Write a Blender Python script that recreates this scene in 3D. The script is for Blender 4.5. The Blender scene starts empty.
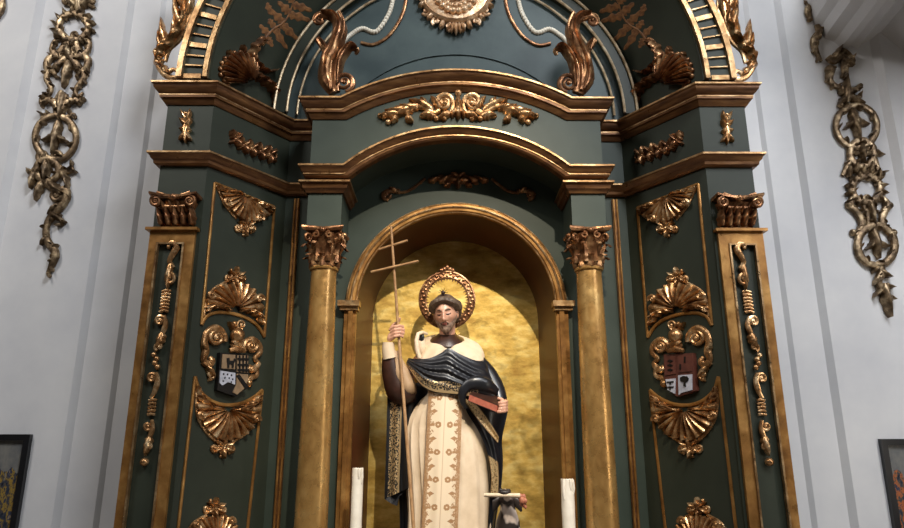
import bpy, bmesh, math, random
from mathutils import Vector, Matrix, Euler, noise
random.seed(7)
SC = bpy.context.scene
COL = SC.collection
# ------------------------------------------------------------------ camera
F_PX, PITCH, YAW = 680.0, math.radians(15.4), math.radians(0.33)
CAM = Vector((-.056, 0, 1.7))
cd = bpy.data.cameras.new('camera'); cam = bpy.data.objects.new('camera', cd); COL.objects.link(cam)
cam.location = CAM; cam.rotation_euler = (math.pi/2+PITCH, 0, -YAW)
cd.sensor_fit = 'HORIZONTAL'; cd.sensor_width = 36; cd.lens = F_PX/904*36; cd.clip_start = .05; cd.clip_end = 100
SC.camera = cam
# ------------------------------------------------------------------ world, lights, exposure
W = bpy.data.worlds.new('world'); SC.world = W; W.use_nodes = True
nt = W.node_tree; bg = nt.nodes['Background']
tc = nt.nodes.new('ShaderNodeTexCoord'); sp = nt.nodes.new('ShaderNodeSeparateXYZ'); rp = nt.nodes.new('ShaderNodeValToRGB')
nt.links.new(tc.outputs['Generated'], sp.inputs[0]); nt.links.new(sp.outputs['Z'], rp.inputs[0]); nt.links.new(rp.outputs[0], bg.inputs[0])
rp.color_ramp.elements[0].color = (.30, .25, .21, 1); rp.color_ramp.elements[0].position = .0
rp.color_ramp.elements[1].color = (.78, .86, 1.0, 1); rp.color_ramp.elements[1].position = .9
bg.inputs[1].default_value = .08
def lamp(name, typ, loc, target, energy, color, **kw):
    l = bpy.data.lights.new(name, typ); o = bpy.data.objects.new(name, l); COL.objects.link(o)
    o.location = loc; o.rotation_euler = (Vector(target)-Vector(loc)).to_track_quat('-Z', 'Y').to_euler()
    l.energy = energy; l.color = color
    for k, v in kw.items(): setattr(l, k, v)
    return o
lamp('spot_right', 'SPOT', (.80, .2, 6.5), (0, 4.8, 2.0), 1350, (1, .88, .70), spot_size=math.radians(34), spot_blend=.9, shadow_soft_size=.05)
lamp('spot_left', 'SPOT', (-1.5, .6, 7.0), (0, 4.7, 2.0), 190, (1, .88, .70), spot_size=math.radians(34), spot_blend=.9, shadow_soft_size=.05)
lamp('window_light', 'AREA', (2.6, -1.2, 9.4), (0.3, 4.6, 4.0), 520, (.90, .94, 1), shape='RECTANGLE', size=2.2, size_y=2.2)
lamp('wall_fill_left', 'AREA', (-5.0, .2, 8.0), (-2.1, 4.5, 2.2), 240, (1, .96, .92), shape='RECTANGLE', size=1.6, size_y=2.2)  # added fill lamp to brighten the left wall, no window known there
lamp('wall_fill_right', 'AREA', (4.7, .4, 5.4), (2.9, 4.7, 2.4), 120, (.93, .95, 1), shape='RECTANGLE', size=1.2, size_y=1.6)  # unseen fill lamp, put in to lift the right wall
lamp('side_light', 'AREA', (3.6, 2.6, 1.9), (-.3, 4.5, 1.7), 14, (1, .90, .76), shape='RECTANGLE', size=.3, size_y=1.2)
SC.view_settings.view_transform = 'Standard'; SC.view_settings.look = 'None'
SC.view_settings.gamma = 1; SC.view_settings.use_curve_mapping = False
SC.view_settings.exposure = 0.0

# ------------------------------------------------------------------ helpers
FW = Vector((math.sin(YAW)*math.cos(PITCH), math.cos(YAW)*math.cos(PITCH), math.sin(PITCH)))
RT = Vector((math.cos(YAW), -math.sin(YAW), 0)); UP = RT.cross(FW)
def ray(px, py): return FW*F_PX + RT*(px-452) + UP*(264-py)
def U(px, py, Y):                       # point seen at a photo position, at depth Y
    d = ray(px, py); return CAM + d*(Y/d.y)
def zof(py, Y, px=457): return U(px, py, Y).z
class Plane:
    def __init__(s, o, n): s.o = Vector(o); s.n = Vector(n).normalized()
    def P(s, px, py, h=0):
        d = ray(px, py); t = (s.o-CAM).dot(s.n)/d.dot(s.n); return CAM+d*t+s.n*h
    def N(s, px, py): return s.n
def YPlane(y): return Plane((0, y, 0), (0, -1, 0))
class Cone:                             # splayed arch soffit, axis along Y at height c
    def __init__(s, c, ya, ra, yb, rb): s.c, s.ya, s.ra, s.yb, s.rb = c, ya, ra, yb, rb
    def R(s, y): return s.ra+(s.rb-s.ra)*(y-s.ya)/(s.yb-s.ya)
    def f(s, p): return math.hypot(p.x, p.z-s.c)-s.R(p.y)
    def hit(s, px, py):
        d = ray(px, py); lo, hi = 3.0/d.y, 5.2/d.y
        # inside the cone f<0, outside f>0
        best = None
        a = lo; fa = s.f(CAM+d*a)
        for i in range(1, 60):
            b = lo+(hi-lo)*i/59; fb = s.f(CAM+d*b)
            if fa < 0 <= fb or fa > 0 >= fb:
                for _ in range(30):
                    m = (a+b)/2; fm = s.f(CAM+d*m)
                    if (fm < 0) == (fa < 0): a, fa = m, fm
                    else: b = m
                return CAM+d*a
            a, fa = b, fb
        return CAM+d*(4.4/d.y)
    def N(s, px, py):
        p = s.hit(px, py); r = math.hypot(p.x, p.z-s.c)
        k = (s.rb-s.ra)/(s.yb-s.ya)
        return Vector((-p.x/r, k, -(p.z-s.c)/r)).normalized()
    def P(s, px, py, h=0): return s.hit(px, py)+s.N(px, py)*h

class MB:
    def __init__(s): s.v = []; s.f = []; s.uv = []
    def add(s, vs, fs, uvs=None):
        b = len(s.v); s.v += [Vector(v) for v in vs]; s.f += [[i+b for i in f] for f in fs]
        s.uv += list(uvs) if uvs else [(0, 0)]*len(vs)
        return s
    def box(s, a, b):
        x0, y0, z0 = a; x1, y1, z1 = b
        vs = [(x, y, z) for x in (x0, x1) for y in (y0, y1) for z in (z0, z1)]
        return s.add(vs, [(0,1,3,2),(4,6,7,5),(0,4,5,1),(2,3,7,6),(0,2,6,4),(1,5,7,3)])
    def grid(s, fn, nu, nv, cu=False, cv=False):
        vs, uv, fs = [], [], []
        for i in range(nu):
            for j in range(nv):
                u = i/(nu if cu else nu-1); w = j/(nv if cv else nv-1)
                vs.append(fn(u, w)); uv.append((u, w))
        for i in range(nu if cu else nu-1):
            for j in range(nv if cv else nv-1):
                a, b = i, (i+1) % nu; c, d = j, (j+1) % nv
                fs.append((a*nv+c, b*nv+c, b*nv+d, a*nv+d))
        return s.add(vs, fs, uv)
    def rings(s, R, cap=True, closed=False):        # list of equal-length closed loops
        n = len(R[0]); m = len(R); vs = [p for r in R for p in r]; fs = []; uv = []
        for i in range(m):
            for j in range(n): uv.append((j/n, i/max(1, m-1)))
        for i in range(m if closed else m-1):
            for j in range(n):
                a = i*n+j; b = i*n+(j+1) % n; i2 = (i+1) % m
                fs.append((a, b, i2*n+(j+1) % n, i2*n+j))
        if cap and not closed: fs.append(tuple(range(n))[::-1]); fs.append(tuple((m-1)*n+j for j in range(n)))
        return s.add(vs, fs, uv)
    def tube(s, pts, rad, n=8, N=None, flat=1.0):
        pts = [Vector(p) for p in pts]; m = len(pts); R = []
        ref = Vector(N) if N is not None else Vector((.13, -.95, .28))
        for i, p in enumerate(pts):
            t = (pts[min(i+1, m-1)]-pts[max(i-1, 0)])
            if t.length < 1e-9: t = Vector((0, 0, 1))
            t.normalize(); a = t.cross(ref)
            if a.length < 1e-6: a = t.orthogonal()
            a.normalize(); b = a.cross(t)
            r = rad[i] if isinstance(rad, (list, tuple)) else rad
            R.append([p+a*(r*math.cos(2*math.pi*k/n))+b*(r*flat*math.sin(2*math.pi*k/n)) for k in range(n)])
        return s.rings(R)
    def lathe(s, prof, c, n=24):
        return s.rings([[Vector((c[0]+r*math.cos(2*math.pi*k/n), c[1]+r*math.sin(2*math.pi*k/n), z)) for k in range(n)] for r, z in prof])
    def prism(s, poly, off):
        off = Vector(off); n = len(poly); a = [Vector(p) for p in poly]; b = [p+off for p in a]
        fs = [tuple(range(n)), tuple(range(2*n-1, n-1, -1))]+[(i, n+i, n+(i+1) % n, (i+1) % n) for i in range(n)]
        return s.add(a+b, fs)
    def sweep(s, P, O, Q, prof):
        return s.rings([[Vector(p)+Vector(o)*a+Vector(q)*b for a, b in prof] for p, o, q in zip(P, O, Q)])
    def plan_sweep(s, pts, z, prof):
        P, O = [], []; m = len(pts); ns = []
        for i in range(m-1):
            d = Vector((pts[i+1][0]-pts[i][0], pts[i+1][1]-pts[i][1])).normalized(); ns.append(Vector((d.y, -d.x)))
        for i, p in enumerate(pts):
            if i == 0: o = ns[0]
            elif i == m-1: o = ns[-1]
            else: o = (ns[i-1]+ns[i])/(1+ns[i-1].dot(ns[i]))
            P.append((p[0], p[1], z)); O.append((o.x, o.y, 0))
        return s.sweep(P, O, [(0, 0, 1)]*m, prof)
    def ell(s, c, r, rot=None, nu=14, nv=10):
        c = Vector(c); M = rot or Matrix.Identity(3)
        def fn(u, w):
            a = 2*math.pi*u; b = math.pi*(w*.998+.001)
            return c+M@Vector((r[0]*math.sin(b)*math.cos(a), r[1]*math.sin(b)*math.sin(a), r[2]*math.cos(b)))
        return s.grid(fn, nu, nv, cu=True)
    def arc_ring(s, c, r0, r1, y0, y1, a0=0, a1=math.pi, n=64):
        R = []
        for i in range(n+1):
            a = a0+(a1-a0)*i/n; ca, sa = math.cos(a), math.sin(a)
            R.append([Vector((r*ca, y, c+r*sa)) for r, y in ((r0, y0), (r1, y0), (r1, y1), (r0, y1))])
        return s.rings(R)
    def arc_tube(s, c, r, y, rad, a0=0, a1=math.pi, n=72):
        return s.tube([(r*math.cos(a0+(a1-a0)*i/n), y, c+r*math.sin(a0+(a1-a0)*i/n)) for i in range(n+1)], rad, 8, N=(0, 1, 0))
    def flipx(s):
        for v in s.v: v.x = -v.x
        s.f = [f[::-1] for f in s.f]; return s
    def bounds(s):
        return [min(v[i] for v in s.v) for i in range(3)], [max(v[i] for v in s.v) for i in range(3)]
    def build(s, name, m, parent=None, smooth=True, loc=None):
        if parent is not None:
            r = parent
            while r.parent: r = r.parent
            org = Vector(r.location)
        else:
            lo, hi = s.bounds(); org = Vector(loc) if loc else Vector(((lo[0]+hi[0])/2, (lo[1]+hi[1])/2, lo[2]))
        me = bpy.data.meshes.new(name)
        me.from_pydata([tuple(v-org) for v in s.v], [], s.f)
        lay = me.uv_layers.new(name='uv')
        for lp in me.loops: lay.data[lp.index].uv = s.uv[lp.vertex_index]
        bm = bmesh.new(); bm.from_mesh(me); bmesh.ops.recalc_face_normals(bm, faces=bm.faces); bm.to_mesh(me); bm.free()
        me.materials.append(m)
        if smooth: me.shade_smooth(); me.set_sharp_from_angle(angle=math.radians(38))
        o = bpy.data.objects.new(name, me); COL.objects.link(o)
        if parent is not None: o.parent = parent
        else: o.location = org
        return o
def thing(name, loc, label, cat, group=None):
    o = bpy.data.objects.new(name, None); COL.objects.link(o); o.location = loc; o.empty_display_size = .1
    return tag(o, label, cat, group)
def tag(o, label, cat, group=None):
    o['label'] = label; o['category'] = cat
    if group: o['group'] = group
    return o
def lab(o, label): o['label'] = label; return o
def struct(o): o['kind'] = 'structure'; return o

def smooth_pts(pts, k=6):
    pts = [tuple(map(float, p)) for p in pts]
    if len(pts) < 3: k = max(k, 4)
    out = []; n = len(pts); D = len(pts[0])
    for i in range(n-1):
        p0 = pts[max(i-1, 0)]; p1 = pts[i]; p2 = pts[i+1]; p3 = pts[min(i+2, n-1)]
        for j in range(k):
            t = j/k
            out.append(tuple(.5*(2*p1[d]+(p2[d]-p0[d])*t+(2*p0[d]-5*p1[d]+4*p2[d]-p3[d])*t*t+(3*p1[d]-p0[d]-3*p2[d]+p3[d])*t**3) for d in range(D)))
    out.append(pts[-1]); return out
# --- carving vocabulary: strokes, volutes, leaves, beads and shells laid on a surface
def stroke(K, pl, pts, r, h=None, k=5, flat=.8, n=8):
    q = smooth_pts(pts, k); m = len(q)
    if isinstance(r, (int, float)): r = (r, r)
    rs = []
    for i in range(m):
        t = i/(m-1)*(len(r)-1); a = min(int(t), len(r)-2); rs.append(r[a]+(r[a+1]-r[a])*(t-a))
    P = [pl.P(x, y, (rs[i]*.45 if h is None else h)) for i, (x, y) in enumerate(q)]
    K.tube(P, rs, n, N=pl.N(*q[m//2]), flat=flat)
def volute(K, pl, c, R, turns=1.6, a0=0, d=1, r=.012, h=None, sx=1, rend=.45):
    m = int(14*turns)+4; P = []; rs = []
    for i in range(m):
        t = i/(m-1); rr = R*(1-.82*t); a = a0+d*2*math.pi*turns*t
        x, y = c[0]+rr*math.cos(a)*sx, c[1]+rr*math.sin(a); r_ = r*(1-(1-rend)*t); rs.append(r_)
        P.append(pl.P(x, y, (r*.5 if h is None else h)+r*.6*t))
    K.tube(P, rs, 8, N=pl.N(*c), flat=.9)
    bead(K, pl, c, r*.8, h=(r*.9 if h is None else h+r*.5))
def bead(K, pl, c, r, h=None, sy=1.0):
    K.ell(pl.P(c[0], c[1], r*.3 if h is None else h), (r, r, r*sy), nu=10, nv=7)
def leaf(K, pl, p0, p1, w, bend=0, h=.02, lobes=3, tip=.3):
    dx, dy = p1[0]-p0[0], p1[1]-p0[1]; L = math.hypot(dx, dy) or 1; nx, ny = -dy/L, dx/L
    cx, cy = (p0[0]+p1[0])/2+nx*bend, (p0[1]+p1[1])/2+ny*bend
    def fn(u, v):
        b = [(1-u)**2, 2*u*(1-u), u*u]
        x = b[0]*p0[0]+b[1]*cx+b[2]*p1[0]; y = b[0]*p0[1]+b[1]*cy+b[2]*p1[1]
        tx = 2*(1-u)*(cx-p0[0])+2*u*(p1[0]-cx); ty = 2*(1-u)*(cy-p0[1])+2*u*(p1[1]-cy); tl = math.hypot(tx, ty) or 1
        ww = w*(math.sin(math.pi*min(1, .12+.88*u**.8))**.8)*(1-.28*(.5+.5*math.cos(2*math.pi*lobes*u+.6)) if lobes else 1)
        s = (v-.5)*2
        x += -ty/tl*ww*s; y += tx/tl*ww*s
        hh = h*(1-abs(s)**1.6)*(.6+.4*math.sin(math.pi*u))+h*tip*u*u*(1-abs(s))+h*.35*(1-abs(abs(s)-.55)/.45 if abs(s) > .1 else 0)*.5
        return pl.P(x, y, max(hh, 0) if abs(s) < .99 else -.001)
    K.grid(fn, 4*max(lobes, 2)+3, 9)
def leafpath(K, pl, pts, w, h=.03, lobes=5, tip=.4, deep=.42):
    q = smooth_pts(pts, max(3, int((lobes*5+6)/(len(pts)-1)))); m = len(q)
    def fn(u, v):
        x_ = u*(m-1); i = min(int(x_), m-2); f = x_-i
        x = q[i][0]+(q[i+1][0]-q[i][0])*f; y = q[i][1]+(q[i+1][1]-q[i][1])*f
        a, b = q[max(i-1, 0)], q[min(i+2, m-1)]; tx, ty = b[0]-a[0], b[1]-a[1]; tl = math.hypot(tx, ty) or 1
        s_ = (v-.5)*2; ww = w*(math.sin(math.pi*min(1, .10+.90*u**.85))**.7)*(1-deep*(.5+.5*math.cos(2*math.pi*lobes*(u-.06*abs(s_)))))
        x += -ty/tl*ww*s_; y += tx/tl*ww*s_
        hh = h*(1-abs(s_)**2.2)*(.65+.35*math.sin(math.pi*u))*(1-.30*math.exp(-(s_/.16)**2))*(1+.5*deep*math.cos(2*math.pi*lobes*(u-.12*abs(s_))))+h*tip*u*u*(1-abs(s_))
        return pl.P(x, y, hh if abs(s_) < .99 else -.001)
    K.grid(fn, lobes*7+4, 11)
def shell(K, pl, hinge, rim, nr=9, H=.03, inner=.12):
    q = smooth_pts(rim, 8)
    def at(t):
        x = t*(len(q)-1); i = min(int(x), len(q)-2); f = x-i
        return q[i][0]+(q[i+1][0]-q[i][0])*f, q[i][1]+(q[i+1][1]-q[i][1])*f
    def fn(u, v):
        rib = abs(math.cos(math.pi*nr*u)); s = inner+(1-inner)*min(v/.92, 1)
        x, y = at(u); sc = 1+.09*rib*max(0, s-.6)/.4
        px = hinge[0]+(x-hinge[0])*s*sc; py = hinge[1]+(y-hinge[1])*s*sc
        hh = H*(.35+.65*math.sin(math.pi*(.12+.68*s)))*(.22+.78*rib**.8)*(.35+.65*math.sin(math.pi*min(max(.08+.84*u, 0), 1))**.5)
        if v > .93: hh = -.001
        return pl.P(px, py, hh)
    K.grid(fn, nr*6+1, 12)
def cluster(K, pl, c, R, r=.015):       # the knot of little scrolls that finishes a shell
    R *= 1.2
    for a in (-2.6, -1.57, -.5, .4, 1.57, 2.75): leaf(K, pl, (c[0]+R*.2*math.cos(a), c[1]+R*.2*math.sin(a)), (c[0]+R*1.0*math.cos(a), c[1]+R*1.15*math.sin(a)), R*.32, R*.12, .04, 2)
    volute(K, pl, (c[0]-R*.15, c[1]), R*.55, 1.3, .5, 1, r)
    volute(K, pl, (c[0]+R*.75, c[1]+R*.15), R*.4, 1.2, 2.5, -1, r*.8)
    volute(K, pl, (c[0]-R*.85, c[1]+R*.1), R*.38, 1.2, 1, 1, r*.8)
    for a in (-2.2, -1.2, -.4, .7, 1.9, 2.7):
        bead(K, pl, (c[0]+R*1.05*math.cos(a)*.75, c[1]+R*.95*math.sin(a)), r*.75)

# ------------------------------------------------------------------ materials
def L(c): return tuple((x/12.92 if x <= .04045 else ((x+.055)/1.055)**2.4) for x in (v/255 for v in c))+(1,)
class Nt:
    def __init__(s, name):
        s.m = bpy.data.materials.new(name); s.m.use_nodes = True; s.t = s.m.node_tree; s.b = s.t.nodes['Principled BSDF']
        s.co = s.t.nodes.new('ShaderNodeTexCoord')
    def n(s, typ, **kw):
        o = s.t.nodes.new(typ)
        for k, v in kw.items(): setattr(o, k, v)
        return o
    def link(s, a, b): s.t.links.new(a, b)
    def noise(s, scale, detail=4, rough=.55, vec=None, stretch=None):
        o = s.n('ShaderNodeTexNoise'); o.inputs['Scale'].default_value = scale; o.inputs['Detail'].default_value = detail; o.inputs['Roughness'].default_value = rough
        v = vec or s.co.outputs['Object']
        if stretch:
            mp = s.n('ShaderNodeMapping'); mp.inputs['Scale'].default_value = stretch; s.link(v, mp.inputs[0]); v = mp.outputs[0]
        s.link(v, o.inputs['Vector']); return o.outputs['Fac']
    def ramp(s, fac, stops):
        o = s.n('ShaderNodeValToRGB'); e = o.color_ramp.elements
        while len(e) < len(stops): e.new(.5)
        for el, (p, c) in zip(e, stops): el.position = p; el.color = c if len(c) == 4 else tuple(c)+(1,)
        s.link(fac, o.inputs[0]); return o.outputs[0]
    def math(s, op, a, b=None, c=None):
        o = s.n('ShaderNodeMath', operation=op)
        for i, x in enumerate((a, b, c)):
            if x is None: continue
            if isinstance(x, (int, float)): o.inputs[i].default_value = x
            else: s.link(x, o.inputs[i])
        return o.outputs[0]
    def mix(s, f, a, b):
        o = s.n('ShaderNodeMix', data_type='RGBA')
        for i, x in ((0, f), (6, a), (7, b)):
            if isinstance(x, (int, float)): o.inputs[i].default_value = x
            elif isinstance(x, tuple): o.inputs[i].default_value = x
            else: s.link(x, o.inputs[i])
        return o.outputs[2]
    def bump(s, h, st, dist=.01):
        o = s.n('ShaderNodeBump'); o.inputs['Strength'].default_value = st; o.inputs['Distance'].default_value = dist
        s.link(h, o.inputs['Height']); s.link(o.outputs[0], s.b.inputs['Normal'])
    def set(s, rough=.5, metal=0, spec=.5, coat=0):
        s.b.inputs['Roughness'].default_value = rough; s.b.inputs['Metallic'].default_value = metal
        s.b.inputs['Specular IOR Level'].default_value = spec; s.b.inputs['Coat Weight'].default_value = coat
        return s
    def color(s, c):
        if isinstance(c, tuple): s.b.inputs['Base Color'].default_value = c
        else: s.link(c, s.b.inputs['Base Color'])
        return s
def gold(name, dark, mid, light, rough=.34, metal=.9, scale=9, bump=.25, stretch=None):
    s = Nt(name); a = s.noise(scale, 6, .62, stretch=stretch)
    s.color(s.ramp(a, [(.3, L(dark)), (.5, L(mid)), (.68, L(light))])); s.set(rough, metal)
    r = s.ramp(s.noise(scale*2.3, 4), [(.3, (rough*.75,)*3), (.7, (min(1, rough*1.5),)*3)]); s.link(r, s.b.inputs['Roughness'])
    s.bump(s.noise(scale*6, 3), bump, .004); return s.m
def paint(name, c1, c2, rough=.5, scale=3, bump=.08, spec=.5, stretch=None, coat=0):
    s = Nt(name); s.color(s.ramp(s.noise(scale, 5, .6, stretch=stretch), [(.35, L(c1)), (.65, L(c2))])); s.set(rough, 0, spec, coat)
    if bump: s.bump(s.noise(scale*7, 4), bump, .003)
    return s.m
M = {}
M['gilt'] = gold('gilt_carving', (112, 76, 46), (178, 134, 88), (238, 206, 160), .28, .78, 14)
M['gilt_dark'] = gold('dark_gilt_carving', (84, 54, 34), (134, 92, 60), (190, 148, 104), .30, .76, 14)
M['cornice'] = gold('bronzed_cornice', (76, 48, 28), (106, 70, 40), (136, 96, 56), .34, .5, 5, .15, (1, 1, 6))
M['fillet'] = gold('gilt_fillet', (116, 82, 52), (170, 134, 92), (214, 184, 140), .32, .85, 10)
M['medal'] = gold('pale_pink_gilt', (146, 106, 76), (204, 166, 126), (240, 216, 184), .32, .55, 18)
M['pale_gilt'] = gold('pale_gilt_line', (150, 124, 92), (196, 172, 136), (226, 208, 176), .35, .5, 16)
M['strip'] = gold('gilt_strip', (116, 78, 38), (158, 112, 58), (192, 146, 84), .34, .62, 6, .2)
M['column'] = gold('gilded_column', (150, 110, 60), (180, 140, 82), (204, 168, 108), .27, .62, 7, .2, (1, 1, .6))
M['leaf'] = gold('gold_leaf_panel', (176, 138, 66), (222, 186, 98), (246, 220, 140), .46, .72, 6, .35, (1, 1, 2.2))
M['old_gilt'] = gold('tarnished_gilt', (66, 53, 40), (114, 94, 70), (190, 168, 134), .38, .7, 16)
M['green'] = paint('dark_green_paint', (48, 57, 48), (58, 67, 58), .5, 2.2, .08, .3)
M['wing'] = paint('olive_green_paint', (42, 47, 37), (51, 56, 45), .5, 2.2, .08, .3)
M['teal'] = paint('blue_green_paint', (58, 71, 71), (72, 85, 83), .5, 3.0, .08, .3)
M['brown'] = paint('brown_niche_paint', (66, 34, 18), (86, 46, 25), .38, 2.5, .1, .5, (1, 1, .4))
M['plaster'] = paint('white_plaster', (196, 196, 198), (212, 211, 210), .9, 1.2, .06, .2)
M['plaster_shade'] = paint('shaded_plaster', (186, 184, 184), (200, 198, 196), .9, 1.2, .06, .2)  # the wall plaster again, toned down for the shaded cornice
M['stone'] = paint('stone_floor', (120, 110, 100), (150, 140, 128), .6, 3)
M['wood'] = paint('altar_wood', (70, 62, 48), (88, 78, 60), .5, 3)
M['rust'] = paint('rust_gold_paint', (96, 60, 30), (146, 98, 52), .6, 30, .05)
M['white_paint'] = paint('ivory_paint', (214, 204, 182), (236, 228, 208), .45, 20)
M['black'] = paint('black_paint', (16, 16, 17), (26, 25, 25), .35, 9)
M['tan'] = paint('tan_paint', (128, 104, 78), (150, 124, 94), .5, 20)
M['silver'] = paint('silvered_paint', (166, 168, 178), (200, 202, 214), .4, 20)
M['red'] = paint('dark_red_paint', (78, 40, 32), (98, 54, 42), .5, 20)
M['cream'] = paint('cream_robe', (214, 190, 158), (232, 210, 180), .5, 8, .08, .4)
M['lining'] = paint('beige_sleeve_lining', (176, 142, 106), (204, 172, 136), .45, 6, .1)
M['flesh'] = paint('painted_flesh', (196, 142, 116), (214, 164, 136), .36, 18, .04)
M['hair'] = paint('brown_painted_hair', (74, 58, 46), (108, 90, 74), .5, 60, .6)
M['beard'] = paint('painted_beard', (112, 88, 72), (160, 132, 112), .5, 50, .4)
M['lip'] = paint('painted_lips', (158, 78, 66), (170, 90, 76), .35, 20)
M['eye'] = paint('dark_lash_line', (44, 28, 22), (56, 36, 28), .4, 20)
M['mantle'] = paint('black_mantle', (20, 21, 25), (30, 31, 36), .33, 6, .06, .6)
M['wax'] = paint('candle_wax', (226, 216, 198), (240, 232, 216), .5, 12, .2)
M['pagered'] = paint('red_page_edges', (150, 74, 54), (176, 96, 70), .55, 40)
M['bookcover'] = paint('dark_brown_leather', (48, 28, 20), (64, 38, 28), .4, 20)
M['staffwood'] = paint('pale_staff', (150, 112, 74), (184, 146, 104), .45, 20)
M['dark_frame'] = paint('black_picture_frame', (20, 20, 22), (28, 28, 30), .3, 8)
M['dogdark'] = paint('dark_dog_coat', (40, 33, 29), (54, 44, 38), .45, 30)
def flamemat():
    return paint('painted_flame', (150, 84, 62), (190, 124, 92), .5, 40)
M['flame'] = flamemat()
def dogmat():
    s = Nt('pied_dog_coat'); f = s.noise(9, 2, .4)
    s.color(s.ramp(f, [(.52, L((50, 41, 37))), (.57, L((216, 198, 184)))])); s.set(.42); return s.m
M['dog'] = dogmat()
def scapular_mat():
    s = Nt('embroidered_scapular'); sep = s.n('ShaderNodeSeparateXYZ'); s.link(s.co.outputs['UV'], sep.inputs[0]); u, v = sep.outputs[0], sep.outputs[1]
    d = s.math('ABSOLUTE', s.math('SUBTRACT', u, .5))
    nz = s.noise(95, 2, .5)
    # wavy foliate inner edge of the border
    wv = s.math('MULTIPLY', s.math('SINE', s.math('MULTIPLY', v, 2*math.pi*18.6)), .05)
    edge = s.math('GREATER_THAN', s.math('ADD', d, wv), .345)
    edge2 = s.math('GREATER_THAN', d, .40)
    fl = s.math('GREATER_THAN', nz, .47)
    border = s.math('MAXIMUM', s.math('MULTIPLY', edge, fl), s.math('MULTIPLY', edge2, .8))
    # paired rosettes in rows
    vr = s.math('SUBTRACT', s.math('FRACT', s.math('MULTIPLY', v, 6.2)), .5)
    ur = s.math('SUBTRACT', d, .17)
    rr = s.math('SQRT', s.math('ADD', s.math('POWER', s.math('MULTIPLY', ur, .24), 2), s.math('POWER', s.math('MULTIPLY', vr, .19), 2)))
    ros = s.math('MULTIPLY', s.math('LESS_THAN', s.math('ADD', rr, s.math('MULTIPLY', nz, .014)), .0285), s.math('GREATER_THAN', rr, .006))
    row = s.math('MULTIPLY', s.math('LESS_THAN', s.math('ABSOLUTE', vr), s.math('MULTIPLY', nz, .10)), s.math('GREATER_THAN', d, .27))
    mid = s.math('LESS_THAN', d, .012)
    vh = s.math('SUBTRACT', .5, s.math('ABSOLUTE', vr)); tri = s.math('LESS_THAN', s.math('ADD', s.math('MULTIPLY', vh, 1.6), s.math('MULTIPLY', s.math('ABSOLUTE', s.math('SUBTRACT', d, .30)), 1.2)), .13)
    row = s.math('MAXIMUM', row, tri)
    f = s.math('MAXIMUM', s.math('MAXIMUM', border, ros), s.math('MAXIMUM', row, s.math('MULTIPLY', mid, .5)))
    s.color(s.mix(s.math('MULTIPLY', f, .9), L((236, 214, 182)), L((164, 118, 72)))); s.set(.5); return s.m
M['scapular'] = scapular_mat()
def lace_mat(name, base, lo, hi, dens=.5, scale=95):
    s = Nt(name); sep = s.n('ShaderNodeSeparateXYZ'); s.link(s.co.outputs['UV'], sep.inputs[0]); v = sep.outputs[1]
    inb = s.math('MULTIPLY', s.math('GREATER_THAN', v, lo), s.math('LESS_THAN', v, hi))
    line = s.math('MULTIPLY', s.math('GREATER_THAN', v, hi-.05), s.math('LESS_THAN', v, hi+.01))
    f = s.math('MAXIMUM', s.math('MULTIPLY', inb, s.math('GREATER_THAN', s.noise(scale, 3, .6), dens)), line)
    s.color(s.mix(f, L(base), L((212, 182, 134)))); s.set(.36); s.link(s.math('MULTIPLY', f, .5), s.b.inputs['Metallic']); return s.m
M['chest'] = lace_mat('mantle_with_gold_hem', (30, 31, 36), .72, .97, .52)
M['cape'] = lace_mat('cape_with_gold_lace', (18, 18, 20), .12, .55, .5)
M['turnback'] = lace_mat('gold_lined_turnback', (116, 90, 56), .1, .9, .45)
def painting_mat(name, warm):
    s = Nt(name); g = s.co.outputs['UV']; sep = s.n('ShaderNodeSeparateXYZ'); s.link(g, sep.inputs[0]); v = sep.outputs[1]
    n1 = s.noise(5, 5, .6, vec=g); n2 = s.noise(9, 5, .65, vec=g)
    sky = s.ramp(n1, [(.35, L((92, 94, 96))), (.65, L((120, 118, 112)))])
    crowd = s.ramp(n2, [(.32, L((26, 28, 34))), (.42, L((52, 58, 70))), (.47, L((84, 74, 60))), (.53, L(warm)), (.58, L((60, 62, 70))), (.64, L((44, 54, 78))), (.72, L((160, 138, 104)))])
    f = s.math('GREATER_THAN', s.math('ADD', v, s.math('MULTIPLY', s.math('SUBTRACT', n1, .5), .5)), .74)
    s.color(s.mix(f, crowd, sky)); s.set(.25); return s.m

# ------------------------------------------------------------------ the setting
def wall_poly(xs):                       # plan of one side of the back wall, from the middle outward, with small chamfered steps
    mb = MB()
    for (x0, y0), (x1, y1) in zip(xs[:-1], xs[1:]):
        mb.add([(x0, y0, 0), (x1, y1, 0), (x1, y1, 7.2), (x0, y0, 7.2)], [(0, 1, 2, 3)])
    back = [(x, 5.45) for x, y in xs]
    return mb
steps = [(1.30, 4.80), (2.358, 4.80), (2.388, 4.775), (2.60, 4.775), (2.64, 4.738), (3.30, 4.738), (3.345, 4.69), (5.2, 4.69)]
struct(wall_poly(steps).flipx().build('wall_left', M['plaster'], smooth=False))
struct(wall_poly(steps).build('wall_right', M['plaster'], smooth=False))
struct(MB().box((-5.2, 5.3, 0), (5.2, 5.4, 7.2)).build('wall_back', M['plaster'], smooth=False))
struct(MB().box((-5.2, -3, -.1), (5.2, 5.4, 0)).build('floor', M['stone'], smooth=False))
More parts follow.
